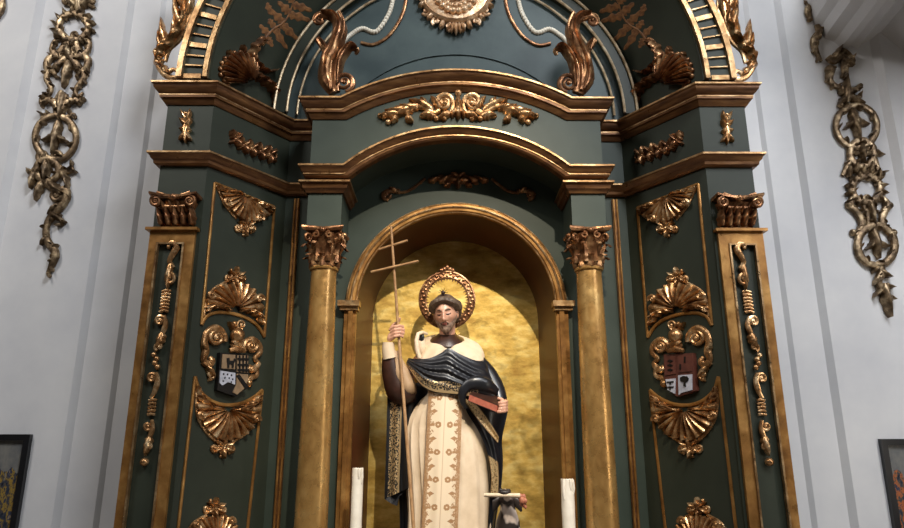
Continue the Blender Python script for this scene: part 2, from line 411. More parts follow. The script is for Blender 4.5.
# entablature of the side arch coming forward at upper right
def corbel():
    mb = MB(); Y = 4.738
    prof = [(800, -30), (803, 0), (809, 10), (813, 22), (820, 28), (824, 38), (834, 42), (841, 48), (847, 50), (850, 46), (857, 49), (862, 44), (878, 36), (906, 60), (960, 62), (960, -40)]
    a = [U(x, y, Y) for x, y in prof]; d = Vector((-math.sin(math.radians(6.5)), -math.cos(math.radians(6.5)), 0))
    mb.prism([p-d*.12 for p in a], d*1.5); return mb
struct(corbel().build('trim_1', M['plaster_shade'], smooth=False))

# ------------------------------------------------------------------ the altarpiece
A = thing('altarpiece', (0, 4.5, 0), 'tall dark green and gilt baroque altarpiece with columns, niche and carved shells', 'altarpiece')
ZC1, ZC2 = 4.062, 3.568                 # tops of the two cornices
AX = 4.12                               # springing height of the big arch
WA, WB = (-1.622, 4.10), (-1.234, 4.64) # wing plan
wn = Vector((WB[1]-WA[1], -(WB[0]-WA[0]), 0)).normalized()
PW = Plane((WA[0], WA[1], 0), wn)       # left wing surface
PP = YPlane(4.075)                      # pilaster panel surface
PB = YPlane(4.64)                       # wall behind the columns
PF = YPlane(4.30)                       # projecting frieze
PT = YPlane(4.62)                       # tympanum
CN = Cone(AX, 4.64, 1.36, 4.10, 1.665)
PROF1 = [(-.06, 0), (.105, 0), (.105, -.018), (.092, -.028), (.09, -.05), (.07, -.075), (.055, -.085), (.05, -.088), (.05, -.12), (.034, -.126), (.026, -.15), (.01, -.172), (-.06, -.172)]
PROF2 = [(-.06, 0), (.095, 0), (.095, -.016), (.08, -.024), (.07, -.048), (.05, -.062), (.045, -.085), (.025, -.098), (-.06, -.098)]
PROF1 = [(a*.82, b*.80) for a, b in PROF1]; PROF2 = [(a*.68, b*.86) for a, b in PROF2]
FIL = lambda p, h=.014: [(p-.004, -.002), (p+.005, -.002), (p+.005, -h), (p-.004, -h)]

def side(right):
    fx = (lambda mb: mb.flipx()) if right else (lambda mb: mb)
    B = lambda mb, n, m, p, sm=True: fx(mb).build(n, M[m], p, sm)
    # pilaster
    p = B(MB().box((-1.918, 4.085, .02), (-1.622, 4.86, 3.12)).box((-1.926, 4.10, 3.12), (-1.622, 4.86, 4.05)), 'pilaster', 'wing', A, False)
    fr = MB()
    for x0, x1, y in ((-1.922, -1.872, 4.06), (-1.70, -1.64, 4.06)): fr.box((x0, y, .9), (x1, 4.10, 2.955))
    fr.box((-1.922, 4.06, 2.955), (-1.64, 4.10, 3.032)); fr.box((-1.945, 4.035, 3.032), (-1.622, 4.12, 3.05))
    lab(B(fr, 'pilaster_frame', 'strip', p, False), 'flat gilt border of the pilaster panel')
    fl = MB().box((-1.872, 4.052, .9), (-1.861, 4.08, 2.955)).box((-1.711, 4.052, .9), (-1.70, 4.08, 2.955)).box((-1.861, 4.053, 2.944), (-1.711, 4.08, 2.954))
    B(fl, 'gilt_fillet', 'fillet', p, False)
    g = MB()                             # garland down the pilaster
    stroke(g, PP, [(168, 246), (173, 243), (177, 248), (173, 255), (170, 262), (174, 268)], (.014, .022, .012)); bead(g, PP, (169, 247), .014)
    volute(g, PP, (169.5, 279), 6, 1.2, -1.2, 1, .012); leaf(g, PP, (171, 264), (168, 290), 4.5, 2, .03)
    for i in range(7):
        y = 291+i*3.4; x = 167-(y-290)*.13; stroke(g, PP, [(x-4.5, y+.8), (x, y-.6), (x+4.5, y+.4)], .0085, k=3)
    volute(g, PP, (160.5, 321), 5, 1.3, -.6, -1, .013); stroke(g, PP, [(164, 316), (166, 324), (163, 333), (158, 338)], (.012, .018, .01))
    leaf(g, PP, (163, 333), (157, 348), 5.5, -1, .035); volute(g, PP, (159.5, 347), 4.5, 1.2, 2, 1, .011)
    for dy in (355, 359, 363, 367): bead(g, PP, (156+((dy*7) % 5-2)*.9, dy), .017)
    volute(g, PP, (152.5, 378), 4.6, 1.3, -.8, -1, .012); stroke(g, PP, [(156, 373), (158, 381), (155, 392), (151, 398)], (.013, .018, .01))
    for i in range(5):
        y = 400+i*3.6; x = 153-(y-400)*.1; stroke(g, PP, [(x-4, y+.6), (x, y-.5), (x+4, y+.3)], .008, k=3)
    volute(g, PP, (148.5, 426), 4.6, 1.3, 0, 1, .012); stroke(g, PP, [(152, 420), (153, 428), (150, 437), (146, 440)], (.01, .016, .01))
    leaf(g, PP, (151, 437), (146, 456), 5, 1.5, .035); volute(g, PP, (150, 447), 4, 1.1, 2.5, 1, .01); bead(g, PP, (145, 462), .026, sy=.9)
    lab(B(g, 'carved_garland', 'gilt', p), 'gilt carved garland hanging down the pilaster panel')
    # pilaster capital
    c = MB(); PC = YPlane(4.07)
    def bell(u, v):
        wd = .095+.035*v**2; a = math.pi*(u*1.0); return Vector((-1.785-wd*math.cos(a)*1.0, 4.10-.035*math.sin(a)**.6-.03*v*v*math.sin(a), 3.05+.175*v))
    c.grid(bell, 15, 7)
    ab = []
    for i in range(13):
        t = i/12; x = -1.928+.295*t; dip = .012*math.sin(math.pi*t); y = 3.985+.025*math.sin(math.pi*t)
        ab.append([Vector((x, y, 3.268-dip)), Vector((x, y, 3.254-dip)), Vector((x, y+.03, 3.246-dip)), Vector((x, 4.12, 3.246-dip)), Vector((x, 4.12, 3.268-dip))])
    c.rings(ab)
    volute(c, PC, (160, 204.5), 5.4, 1.7, -1.6, -1, .013, h=.062); volute(c, PC, (193.5, 204.5), 5.4, 1.7, -1.6, 1, .013, h=.062)
    stroke(c, PC, [(160, 195.5), (176, 200), (193, 195.5)], .013, h=.05); bead(c, PC, (176.5, 200), .024, h=.05)
    stroke(c, PC, [(158, 208), (176, 209), (195, 208)], .010, h=.04)
    for x in (162, 169.5, 177, 184.5, 192): leaf(c, PC, (x, 226), (x+(x-177)*.12, 209), 4.6, 0, .055, 3, .6)
    for x in (165.5, 173, 181, 188.5): leaf(c, PC, (x, 214), (x, 204), 2.6, 0, .05, 2, 1)
    lab(B(c, 'pilaster_capital', 'gilt_dark', p), 'gilt capital with two scrolls and acanthus leaves')
    o = MB()                             # small drop on the upper block
    PU = YPlane(4.10)
    for a, b, w in (((186, 122), (181, 110), 3.4), ((186, 122), (191, 110), 3.4), ((186, 126), (179.5, 119), 3), ((186, 126), (192.5, 119), 3), ((186, 130), (180, 130), 3), ((186, 130), (192, 130), 3), ((186, 124), (186, 144), 5), ((186, 134), (179.5, 141), 3.2), ((186, 134), (192.5, 141), 3.2)): leaf(o, PU, a, b, w, 1, .03, 2)
    bead(o, PU, (186, 124), .018); bead(o, PU, (186, 114), .016)
    B(o, 'leaf_drop', 'gilt', p)
    # wing
    w = B(MB().prism([(WA[0], WA[1], 0), (WB[0], WB[1], 0), (WB[0]-.1, 4.86, 0), (WA[0], 4.86, 0)], (0, 0, 4.05)), 'wing_panel', 'wing', A, False)
    up = [(214.5, 183), (274, 207), (264, 337)]; arch1 = [(201, 325), (206, 316.5), (216, 312.5), (231, 313.5), (246, 318), (257, 326), (264, 337)]
    def line(pts, r=.010, nm='panel_moulding', k=1):
        mb = MB(); stroke(mb, PW, pts, r, h=.004, k=k, flat=.9); return mb
    f = MB()
    for seg in (up[:2], up[1:], [(201, 325), (214.5, 183)]): stroke(f, PW, seg, .0105, h=.004, k=4)
    stroke(f, PW, arch1, .012, h=.005)
    B(f, 'panel_moulding', 'strip', w)
    low = [(194.5, 376.5), (199, 390), (210, 400.5), (224, 405), (240, 403.5), (253, 397.5), (262, 390)]
    f = MB(); stroke(f, PW, low, .012, h=.005)
    stroke(f, PW, [(194.5, 376.5), (162, 670)], .0105, h=.004, k=4); stroke(f, PW, [(262, 390), (233, 660)], .0105, h=.004, k=4)
    B(f, 'panel_moulding', 'strip', w)
    def sh(hinge, rim, clu, extra, nr=11, H=.055):
        s = MB(); shell(s, PW, hinge, rim, nr, H)
        if clu: cluster(s, PW, clu[:2], clu[2])
        for i_ in (1, -2): volute(s, PW, rim[i_], 4.0, 1.3, .5, 1 if i_ == 1 else -1, .014, h=.03)
        for e in extra:
            if isinstance(e[1], tuple): leafpath(s, PW, e[0], 4.2, .05, 4)
            stroke(s, PW, e[0], tuple(t*.6 for t in e[1]) if isinstance(e[1], tuple) else e[1])
        lab(B(s, 'shell_ornament', 'gilt', w), 'gilt carved scallop shell')
    sh((243.5, 196), [(219, 190), (225, 202), (233, 213), (244, 220), (257, 219), (270, 211)], (245, 227, 7.5),
       [([(216, 186), (223, 191), (233, 192), (243, 196)], (.008, .022, .012)), ([(273, 209), (264, 207), (255, 203), (246, 197)], (.008, .02, .012)), ([(218, 190), (224, 204), (236, 219)], .009), ([(272, 212), (262, 219), (250, 223)], .009)])
    sh((234, 309), [(206, 308), (209, 295), (220, 287), (234, 284.5), (247, 288), (257, 299), (261, 317)], (235, 277, 7.5),
       [([(205, 312), (212, 306), (221, 307), (228, 311)], (.016, .022, .01)), ([(262, 325), (256, 315), (247, 311), (239, 311)], (.016, .022, .01)), ([(204, 316), (206, 301), (213, 289), (228, 281)], .009), ([(262, 322), (259, 302), (252, 291), (242, 283)], .009)])
    sh((226, 409), [(197, 398), (198.5, 415), (206, 429), (217, 437.5), (231, 437.5), (245, 431), (253.5, 419), (258, 401)], (222.5, 447, 8.5),
       [([(196, 386), (201, 399), (211, 408), (222, 411)], (.008, .024, .012)), ([(260, 395), (252, 403), (242, 408), (230, 411)], (.008, .024, .012)), ([(195.5, 392), (197, 415), (205, 431), (216, 442)], .01), ([(260, 399), (256, 418), (246, 433), (230, 443)], .01)], 13, .06)
    sh((211, 545), [(187, 532), (194, 524.5), (205, 519), (217, 517.5), (228, 521), (236, 531)], (214.5, 508, 8), [([(186, 538), (192, 524), (206, 515)], .01), ([(238, 538), (230, 520), (219, 514)], .01)], 11)
    o = MB()                             # frieze carving between the cornices
    for k, (x, y) in enumerate(((234, 140), (242, 146), (250, 149), (259, 152), (268, 155))):
        bead(o, PW, (x, y), .026); leaf(o, PW, (x-1, y), (x-5+k, y-9), 3.8, 1.5, .045, 2); leaf(o, PW, (x+1, y), (x+4-k, y+9), 3.8, -1.5, .045, 2); leaf(o, PW, (x, y), (x+6, y-6), 3.0, 1.5, .04, 2); leaf(o, PW, (x, y), (x-6, y+3), 3.0, -1.5, .04, 2); bead(o, PW, (x+3, y+4), .018)
    volute(o, PW, (238, 137), 5, 1.2, 2, 1, .011); volute(o, PW, (271, 156), 5, 1.2, .5, -1, .011); leaf(o, PW, (236, 138), (231, 130), 3, 1, .03, 2); leaf(o, PW, (270, 155), (276, 150), 3, 1, .03, 2); leaf(o, PW, (268, 156), (275, 163), 3, -1, .03, 2)
    lab(B(o, 'frieze_carving', 'gilt_dark', w), 'gilt carved leaf spray between the two cornices')
    # strips on the flat wall beside the column
    s = MB(); s.box((-1.172, 4.622, .9), (-1.128, 4.65, 3.46)); s = B(s, 'wall_strip', 'cornice', A, False); B(MB().tube([(-1.162, 4.618, .9), (-1.162, 4.618, 3.46)], .007, 8).tube([(-1.138, 4.618, .9), (-1.138, 4.618, 3.46)], .007, 8), 'gilt_fillet', 'strip', s)
    # side cornices
    path = [(-1.93, 4.86), (-1.93, 4.10), (-1.622, 4.10), (-1.234, 4.64), (-.9, 4.64)]
    c1 = B(MB().plan_sweep(path, ZC1, PROF1), 'upper_cornice', 'cornice', A); B(MB().plan_sweep(path, ZC1, FIL(.084)), 'gilt_fillet', 'fillet', c1)
    B(MB().plan_sweep(path, ZC1-.074, FIL(.039, .009)), 'gilt_fillet', 'fillet', c1)
    c2 = B(MB().plan_sweep(path, ZC2, PROF2), 'lower_cornice', 'cornice', A); B(MB().plan_sweep(path, ZC2, FIL(.0625)), 'gilt_fillet', 'fillet', c2)
    # column
    X, Y = -.888, 4.41
    z0, z1 = 1.0, 2.86
    prof = [(.14, z0-.12), (.14, z0-.06), (.125, z0-.03), (.125, z0), (.108, z0+.02)]+[(.101-.018*(t/10)**1.6, z0+.03+(z1-z0-.03)*t/10) for t in range(11)]+[(.095, z1+.004), (.097, z1+.014), (.09, z1+.024)]
    col = B(MB().lathe(prof, (X, Y), 40), 'column', 'column', A)
    cap = MB(); zb, zt = z1+.02, z1+.268
    cap.lathe([(.083, zb), (.088, zb+.08), (.098, zb+.16), (.118, zb+.215), (.12, zb+.225)], (X, Y), 28)
    def cleaf(a, zlo, zhi, r0, out, wd):
        def fn(u, v):
            s_ = (v-.5)*2; curl = out*max(0, u-.45)**1.5*2.4; dz = (zhi-zlo)*(u if u < .85 else .85-(u-.85)*1.2)
            w_ = wd*(1-.35*u)*(1-.25*(.5+.5*math.cos(6*math.pi*u)))
            rr = r0+.01+curl+.012*(1-abs(s_))-(.006*abs(s_)); aa = a+s_*w_/rr
            return Vector((X+rr*math.cos(aa), Y+rr*math.sin(aa), zlo+dz))
        cap.grid(fn, 11, 7)
    for k in range(8): cleaf(k*math.pi/4, zb, zb+.10, .082, .05, .032)
    for k in range(8): cleaf((k+.5)*math.pi/4, zb+.03, zb+.19, .086, .06, .03)
    for k in range(4):                   # corner volutes
        a = math.pi/4+k*math.pi/2; cx, cy = X+.142*math.cos(a), Y+.142*math.sin(a)
        pts = []; rs = []
        for i in range(20):
            t = i/19; th = -1.2+t*2*math.pi*1.4; rr = .032*(1-.75*t)
            e = Vector((math.cos(a), math.sin(a), 0)); pts.append(Vector((cx, cy, zb+.19))-e*(rr*math.cos(th)-.0)+Vector((0, 0, rr*math.sin(th)))); rs.append(.012*(1-.4*t))
        cap.tube(pts, rs, 8, N=(-math.sin(a), math.cos(a), 0))
        b = math.pi/2*k; f0 = Vector((X+.125*math.cos(b), Y+.125*math.sin(b), zb+.235)); cap.ell(f0, (.022, .022, .02), nu=10, nv=7)
        tn = Vector((-math.sin(b), math.cos(b), 0))
        for sg in (-1, 1):
            q = []; r2 = []
            for i in range(16):
                t = i/15; th = math.pi/2+sg*0+t*2*math.pi*1.2; rr = .024*(1-.7*t)
                q.append(f0+tn*sg*(.045+rr*math.cos(th))+Vector((0, 0, -.03+rr*math.sin(th)))-Vector((math.cos(b), math.sin(b), 0))*.004); r2.append(.009)
            cap.tube(q, r2, 6, N=(math.cos(b), math.sin(b), 0))
    R = []                               # concave-sided abacus
    for z, k in ((zt-.012, .92), (zt, 1), (zt+.014, 1), (zt+.02, .96)):
        ring = []
        for q in range(4):
            a0 = math.pi/4+q*math.pi/2; P0 = Vector((math.cos(a0), math.sin(a0)))*.196*k; P1 = Vector((math.cos(a0+math.pi/2), math.sin(a0+math.pi/2)))*.196*k
            mid = Vector((math.cos(a0+math.pi/4), math.sin(a0+math.pi/4)))
            for i in range(8):
                t = i/8; pt = P0.lerp(P1, t)-mid*.028*math.sin(math.pi*t); ring.append(Vector((X+pt.x, Y+pt.y, z)))
        R.append(ring)
    cap.rings(R)
    lab(B(cap, 'column_capital', 'gilt_dark', col), 'gilt acanthus capital with small scrolls')
    # pier block over the column with its cap moulding
    pr = B(MB().box((-1.0, 4.30, z1+.28), (-.772, 4.64, 3.50)), 'pier_block', 'green', A, False)
    pp = [(-1.0, 4.64), (-1.0, 4.30), (-.772, 4.30), (-.772, 4.64)]
    B(MB().plan_sweep(pp, 3.455, [(-.03, 0), (.055, 0), (.055, -.016), (.04, -.022), (.034, -.05), (.02, -.06), (.014, -.078), (-.03, -.078)]), 'cap_moulding', 'cornice', pr)
    B(MB().plan_sweep(pp, 3.455, FIL(.053)), 'gilt_fillet', 'fillet', pr)
    # attic: gilt scroll flames outside the arch
    PA = YPlane(4.40); s = MB()
    stroke(s, PA, [(178, 79), (168, 77), (161, 68), (159, 58), (164, 49), (175, 38), (183, 25), (187, 8), (185, -12), (200, -40), (225, -75)], (.02, .03, .028, .03, .034, .02))
    stroke(s, PA, [(166, 62), (170, 50), (180, 40), (189, 22), (193, 5), (192, -10)], (.016, .022, .014))
    stroke(s, PA, [(166, 76), (174, 70), (180, 74)], (.02, .014))
    leafpath(s, PA, [(172, 76), (161, 66), (160, 54), (174, 40), (184, 22), (186, 0)], 6.5, .07, 7); leafpath(s, PA, [(184, 18), (188, -8), (203, -45), (228, -78)], 6.5, .07, 6)
    for a, b, w_, be in (((166, 46), (163, 20), 5, -3), ((172, 38), (176, 16), 4, 2), ((181, 26), (176, -4), 5, -4), ((185, 8), (174, -22), 5, -4), ((187, 18), (193, -6), 4, 3), ((190, -20), (186, -50), 6, -4), ((162, 50), (160, 33), 3.4, -2)): leaf(s, PA, a, b, w_, be, .05)
    lab(B(s, 'scroll_flame', 'gilt', A), 'gilt scrolling leaf along the outer edge of the big arch')
    # attic shell on the splay
    s = MB()
    k_ = lambda x, y: (150+x/4.4, y/4.4)
    rim = [k_(*q) for q in ((338, 372), (314, 330), (318, 285), (345, 250), (392, 240), (438, 268), (462, 300))]
    shell(s, CN, k_(432, 372), rim, 11, .085, .22)
    for i, t in enumerate(smooth_pts([(338, 372), (308, 330), (314, 280), (345, 243), (394, 232), (445, 258), (470, 300)], 4)[::2]): bead(s, CN, k_(*t), .02)
    leafpath(s, CN, [k_(*q) for q in ((410, 352), (455, 335), (490, 350), (528, 385), (545, 425), (538, 462))], 5.5, .07, 6)
    stroke(s, CN, [k_(*q) for q in ((440, 300), (480, 330), (525, 365), (552, 405), (550, 445))], (.012, .022, .016))
    leafpath(s, CN, [k_(*q) for q in ((445, 300), (442, 255), (455, 210), (480, 180), (502, 180))], 4.6, .07, 5); stroke(s, CN, [k_(*q) for q in ((470, 188), (490, 170), (502, 180), (494, 198))], (.016, .022, .01))
    leafpath(s, CN, [k_(*q) for q in ((455, 255), (475, 290), (510, 315), (550, 305))], 3.2, .06, 4)
    leaf(s, CN, k_(405, 238), k_(398, 198), 3.2, 1, .05, 2); leaf(s, CN, k_(345, 250), k_(335, 222), 2.6, 1, .05, 2)
    lab(B(s, 'shell_ornament', 'gilt_dark', A), 'gilt shell with plume at the foot of the big arch')
    # painted foliage on the splay
    s = MB(); r_ = lambda x, y: (914-(560+x/4.06), y/4.06)
    stem = [(365, 165), (330, 120), (290, 95), (265, 60), (250, 15), (235, -40)]
    stroke(s, CN, [r_(*q) for q in stem], (.009, .006), h=.002, flat=.4)
    for a, b, w_, be in (((350, 150), (330, 190), 3.2, 1), ((345, 145), (385, 100), 3.4, -2), ((320, 110), (270, 200), 3.4, 3), ((320, 112), (345, 75), 3, 2), ((290, 95), (225, 165), 3.8, 3), ((290, 92), (340, 40), 4, -3), ((265, 60), (175, 85), 4, 3), ((262, 55), (310, 5), 4, -3), ((250, 20), (170, 45), 4, 2), ((248, 10), (290, -40), 4, -3), ((240, -20), (180, -10), 4, 3), ((300, 100), (250, 130), 3, 2), ((330, 60), (352, 10), 3, 2)):
        leafpath(s, CN, [r_(*a), r_((a[0]+b[0])/2+be*3, (a[1]+b[1])/2-be*2), r_(*b)], w_*1.45, .003, 3, 0)
    lab(B(s, 'painted_foliage', 'rust', A), 'rust gold painted leaf spray on the dark arch splay')
    # scroll bracket standing on the pediment
    s = MB(); PS = YPlane(4.34); k2 = lambda x, y: (226+x/4, y/4)
    stroke(s, PS, [k2(*q) for q in ((432, 378), (408, 330), (405, 280), (418, 225), (446, 170), (458, 120), (440, 82), (405, 66), (372, 72), (362, 88), (380, 94))], (.034, .05, .046, .042, .04, .028, .016), flat=.8, n=10)
    stroke(s, PS, [k2(*q) for q in ((442, 372), (438, 320), (440, 270), (462, 225), (500, 196), (524, 204), (520, 220))], (.03, .032, .03, .012))
    stroke(s, PS, [k2(*q) for q in ((410, 270), (402, 215), (385, 180), (368, 160), (372, 178))], (.024, .03, .012)); stroke(s, PS, [k2(*q) for q in ((425, 370), (420, 300), (432, 230), (466, 160), (474, 105), (455, 62))], .012, h=.05)
    leafpath(s, PS, [k2(*q) for q in ((428, 372), (402, 320), (408, 250), (440, 180), (456, 115), (430, 72), (385, 66))], 9.5, .09, 4, .4, .12)
    leafpath(s, PS, [k2(*q) for q in ((445, 350), (448, 280), (470, 220), (505, 190), (530, 205))], 5.5, .07, 3, .4, .15); leafpath(s, PS, [k2(*q) for q in ((415, 260), (398, 200), (375, 160))], 4.5, .07, 3)
    volute(s, PS, k2(474, 334), 10, 1.8, 1.4, -1, .02); volute(s, PS, k2(376, 82), 6, 1.4, -1.6, -1, .018); leaf(s, PS, k2(455, 170), k2(450, 50), 3, -4, .04, 3)
    lab(B(s, 'scroll_bracket', 'gilt_dark', A), 'gilt carved S scroll standing on the curved pediment')
    # ribbons on the tympanum
    s = MB(); stroke(s, PT, [(406, -22), (406, 0), (401, 18), (389, 36), (374, 45), (361, 43)], .014, k=6); B(s, 'ribbon_edge', 'gilt_dark', A)
    s = MB(); pts = smooth_pts([(396, -20), (393, 0), (388, 16), (376, 32), (362, 29), (350, 36), (343, 43)], 6)
    stroke(s, PT, pts[::6]+[pts[-1]], .016); [bead(s, PT, q, .019) for q in pts[::1]]
    B(s, 'scalloped_ribbon', 'white_paint', A)
side(False); side(True)

# centre: wall with the niche opening
NC, NR = 2.66, .70
mb = MB(); n = 40; hw = 1.234
fr = []
zlo, zhi = .95, 4.10
for y in (4.64, 4.70):
    mb.add([(-hw, y, zlo), (-NR, y, zlo), (-NR, y, NC), (-hw, y, NC)], [(0, 1, 2, 3)]); mb.add([(hw, y, zlo), (NR, y, zlo), (NR, y, NC), (hw, y, NC)], [(0, 1, 2, 3)])
    mb.add([(-hw, y, NC), (-NR, y, NC), (-NR, y, zhi), (-hw, y, zhi)], [(0, 1, 2, 3)]); mb.add([(hw, y, NC), (NR, y, NC), (NR, y, zhi), (hw, y, zhi)], [(0, 1, 2, 3)])
    for i in range(n):
        a, b = math.pi*i/n, math.pi*(i+1)/n
        mb.add([(NR*math.cos(a), y, NC+NR*math.sin(a)), (NR*math.cos(b), y, NC+NR*math.sin(b)), (NR*math.cos(b), y, zhi), (NR*math.cos(a), y, zhi)], [(0, 1, 2, 3)])
mb.build('back_panel', M['green'], A, False)
# niche shell
rb = .625
def niche(u, v):
    R = NR+(rb-NR)*v; y = 4.66+(5.12-4.66)*v; s = u*(math.pi+2*1.75/NR)
    h = 1.75/NR
    if s < h: return Vector((-R, y, NC-1.75+1.75*s/h))
    if s > h+math.pi: return Vector((R, y, NC-1.75*(s-h-math.pi)/h))
    a = math.pi-(s-h); return Vector((R*math.cos(a), y, NC+R*math.sin(a)))
mb = MB().grid(niche, 121, 4)
nich = lab(mb.build('niche_lining', M['brown'], A), 'plain brown painted sides and vault of the niche')
mb = MB().box((-.64, 5.10, .95), (.64, 5.14, NC+.64)); lab(mb.build('niche_back', M['leaf'], A, False), 'back of the niche covered in worn gold leaf')
# gilt frame of the niche
mb = MB(); prof = [(0, 0), (.03, 0), (.05, .014), (.052, .036), (.038, .044), (.038, .064), (.024, .08), (0, .08)]
N_ = 56; R0 = .688
P, O, Q = [], [], []
for i in range(N_+1):
    a = math.pi*i/N_; d = Vector((math.cos(a), 0, math.sin(a))); P.append(d*R0+Vector((0, 4.64, NC))); O.append((0, -1, 0)); Q.append(d)
mb.sweep(P, O, Q, prof)
na = lab(mb.build('niche_arch', M['strip'], A), 'moulded gilt arch around the niche')
mb = MB()
mb.arc_tube(NC, R0+.040, 4.588, .0085); mb.arc_tube(NC, R0+.004, 4.606, .007); mb.arc_tube(NC, R0+.076, 4.616, .007); mb.build('gilt_fillet', M['fillet'], na)
for sx in (-1, 1):
    mb = MB()
    for x0, x1, y in ((.69, .710, 4.61), (.710, .742, 4.592), (.742, .772, 4.61)): mb.box((sx*x0, y, .95), (sx*x1, 4.65, 2.64))
    jb = mb.build('niche_jamb', M['strip'], A, False)
    mb = MB().box((sx*.665, 4.565, 2.662), (sx*.815, 4.66, 2.70)).box((sx*.675, 4.585, 2.635), (sx*.80, 4.66, 2.662))
    mb.build('impost', M['fillet'], jb, False)

# canopy: projecting frieze over the columns
def arcz(x, half, z0, rise):
    R = (half*half+rise*rise)/(2*rise); return z0+math.sqrt(max(R*R-x*x, 0))-(R-rise) if abs(x) < half else z0
mb = MB(); CH, CZ, CR = .765, 3.488, .285
PH, PZ, PR = .80, 3.90, .22
xs = [-1.0]+[-CH+2*CH*i/48 for i in range(49)]+[1.0]
lo = [Vector((x, 4.30, arcz(x, CH, CZ, CR))) for x in xs]; hi = [Vector((x, 4.30, arcz(x, PH, PZ+.1, PR))) for x in xs]
k = len(xs); back = Vector((0, .36, 0))
vs = lo+hi+[p+back for p in lo]+[p+back for p in hi]; fs = []
for i in range(k-1):
    fs += [(i, i+1, k+i+1, k+i), (i, 2*k+i, 2*k+i+1, i+1), (k+i, k+i+1, 3*k+i+1, 3*k+i), (2*k+i, 3*k+i, 3*k+i+1, 2*k+i+1)]
fs += [(0, k, 3*k, 2*k), (k-1, 3*k-1, 4*k-1, 2*k-1)]
mb.add(vs, fs); can = lab(mb.build('canopy', M['green'], A), 'projecting dark green arched canopy over the niche')
def arch_cornice(half, flat_end, ztop, rise, prof, y=4.30):
    R = (half*half+rise*rise)/(2*rise); a1 = math.asin(half/R); zc = ztop+rise-R
    P, O, Q = [], [], []
    def put(p, o, q): P.append(p); O.append(o); Q.append(q)
    put((-flat_end, 4.64, ztop), (-1, 0, 0), (0, 0, 1)); put((-flat_end, y, ztop), (-1, -1, 0), (0, 0, 1))
    h = a1/2
    put((-half, y, ztop), (0, -1, 0), (-math.tan(h), 0, 1))
    for i in range(1, 40):
        a = -a1+2*a1*i/40; put((R*math.sin(a), y, zc+R*math.cos(a)), (0, -1, 0), (math.sin(a), 0, math.cos(a)))
    put((half, y, ztop), (0, -1, 0), (math.tan(h), 0, 1))
    put((flat_end, y, ztop), (1, -1, 0), (0, 0, 1)); put((flat_end, 4.64, ztop), (1, 0, 0), (0, 0, 1))
    return MB().sweep(P, O, Q, prof)
c = lab(arch_cornice(PH, 1.0, ZC1, .215, PROF1).build('pediment_cornice', M['cornice'], A), 'curved bronze gold cornice crowning the canopy')
arch_cornice(PH, 1.0, ZC1, .215, FIL(.084)).build('gilt_fillet', M['fillet'], c); arch_cornice(PH, 1.0, ZC1-.074, .215, FIL(.039, .009)).build('gilt_fillet', M['fillet'], c)
c = lab(arch_cornice(CH, 1.0, ZC2, .285, PROF2).build('canopy_cornice', M['cornice'], A), 'arched gilt moulding along the front of the canopy')
arch_cornice(CH, 1.0, ZC2, .285, FIL(.0625)).build('gilt_fillet', M['fillet'], c); arch_cornice(CH, 1.0, ZC2-.056, .285, FIL(.033, .008)).build('gilt_fillet', M['fillet'], c)
# frieze carving
s = MB(); q = lambda x, y: (360+x/4.4, 80+y/4.4)
for m in (1, -1):
    e = lambda x, y: q(432+m*(x-432), y)
    volute(s, PF, e(370, 105), 8.5, 1.8, 0 if m > 0 else math.pi, -m, .018); bead(s, PF, e(375, 105), .024)
    stroke(s, PF, [e(*t) for t in ((350, 135), (320, 150), (290, 125), (255, 118), (225, 130), (205, 150))], (.02, .028, .018))
    stroke(s, PF, [e(*t) for t in ((340, 80), (365, 65), (395, 75), (410, 110), (400, 150))], (.012, .018, .014))
    for a, b, w_, be in (((330, 165), (265, 165), 6, 4), ((320, 140), (215, 95), 6, 5), ((260, 115), (175, 115), 6, -4), ((240, 125), (160, 165), 7, 4), ((215, 120), (110, 140), 6, -3), ((180, 150), (85, 165), 6, 2), ((165, 165), (145, 195), 4.5, 2), ((200, 170), (235, 192), 5, -2), ((130, 150), (100, 180), 4, 2), ((400, 150), (345, 178), 5, 3), ((425, 130), (405, 172), 4, 2), ((350, 130), (310, 80), 5, 3), ((290, 115), (265, 85), 4, 2)): leaf(s, PF, e(*a), e(*b), w_, be*m, .045)
    for t in ((335, 172), (370, 172), (275, 160), (155, 150), (90, 160), (125, 188)): bead(s, PF, e(*t), .022)
leaf(s, PF, q(432, 120), q(432, 178), 5, 0, .05); leaf(s, PF, q(432, 130), q(432, 60), 4, 0, .05); bead(s, PF, q(432, 60), .026)
lab(s.build('frieze_carving', M['gilt'], can), 'gilt scrolling leaf carving with two spiral rosettes on the frieze')
# dark carving on the wall under the canopy
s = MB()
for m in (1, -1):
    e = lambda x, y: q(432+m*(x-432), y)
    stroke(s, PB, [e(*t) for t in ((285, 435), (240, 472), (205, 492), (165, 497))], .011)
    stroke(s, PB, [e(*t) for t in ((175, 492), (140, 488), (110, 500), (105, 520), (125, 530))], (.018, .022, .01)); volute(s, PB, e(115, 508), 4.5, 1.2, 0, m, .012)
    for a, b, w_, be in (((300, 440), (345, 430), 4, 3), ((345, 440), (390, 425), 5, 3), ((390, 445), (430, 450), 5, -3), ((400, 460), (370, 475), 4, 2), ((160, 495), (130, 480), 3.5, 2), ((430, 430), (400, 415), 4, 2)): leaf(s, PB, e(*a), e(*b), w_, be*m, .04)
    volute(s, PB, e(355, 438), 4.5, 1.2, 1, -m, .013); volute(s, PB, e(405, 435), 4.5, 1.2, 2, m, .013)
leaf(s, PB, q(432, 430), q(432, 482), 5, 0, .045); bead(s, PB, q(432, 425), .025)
lab(s.build('shadowed_carving', M['gilt_dark'], A), 'gilt leaf carving on the wall under the canopy')

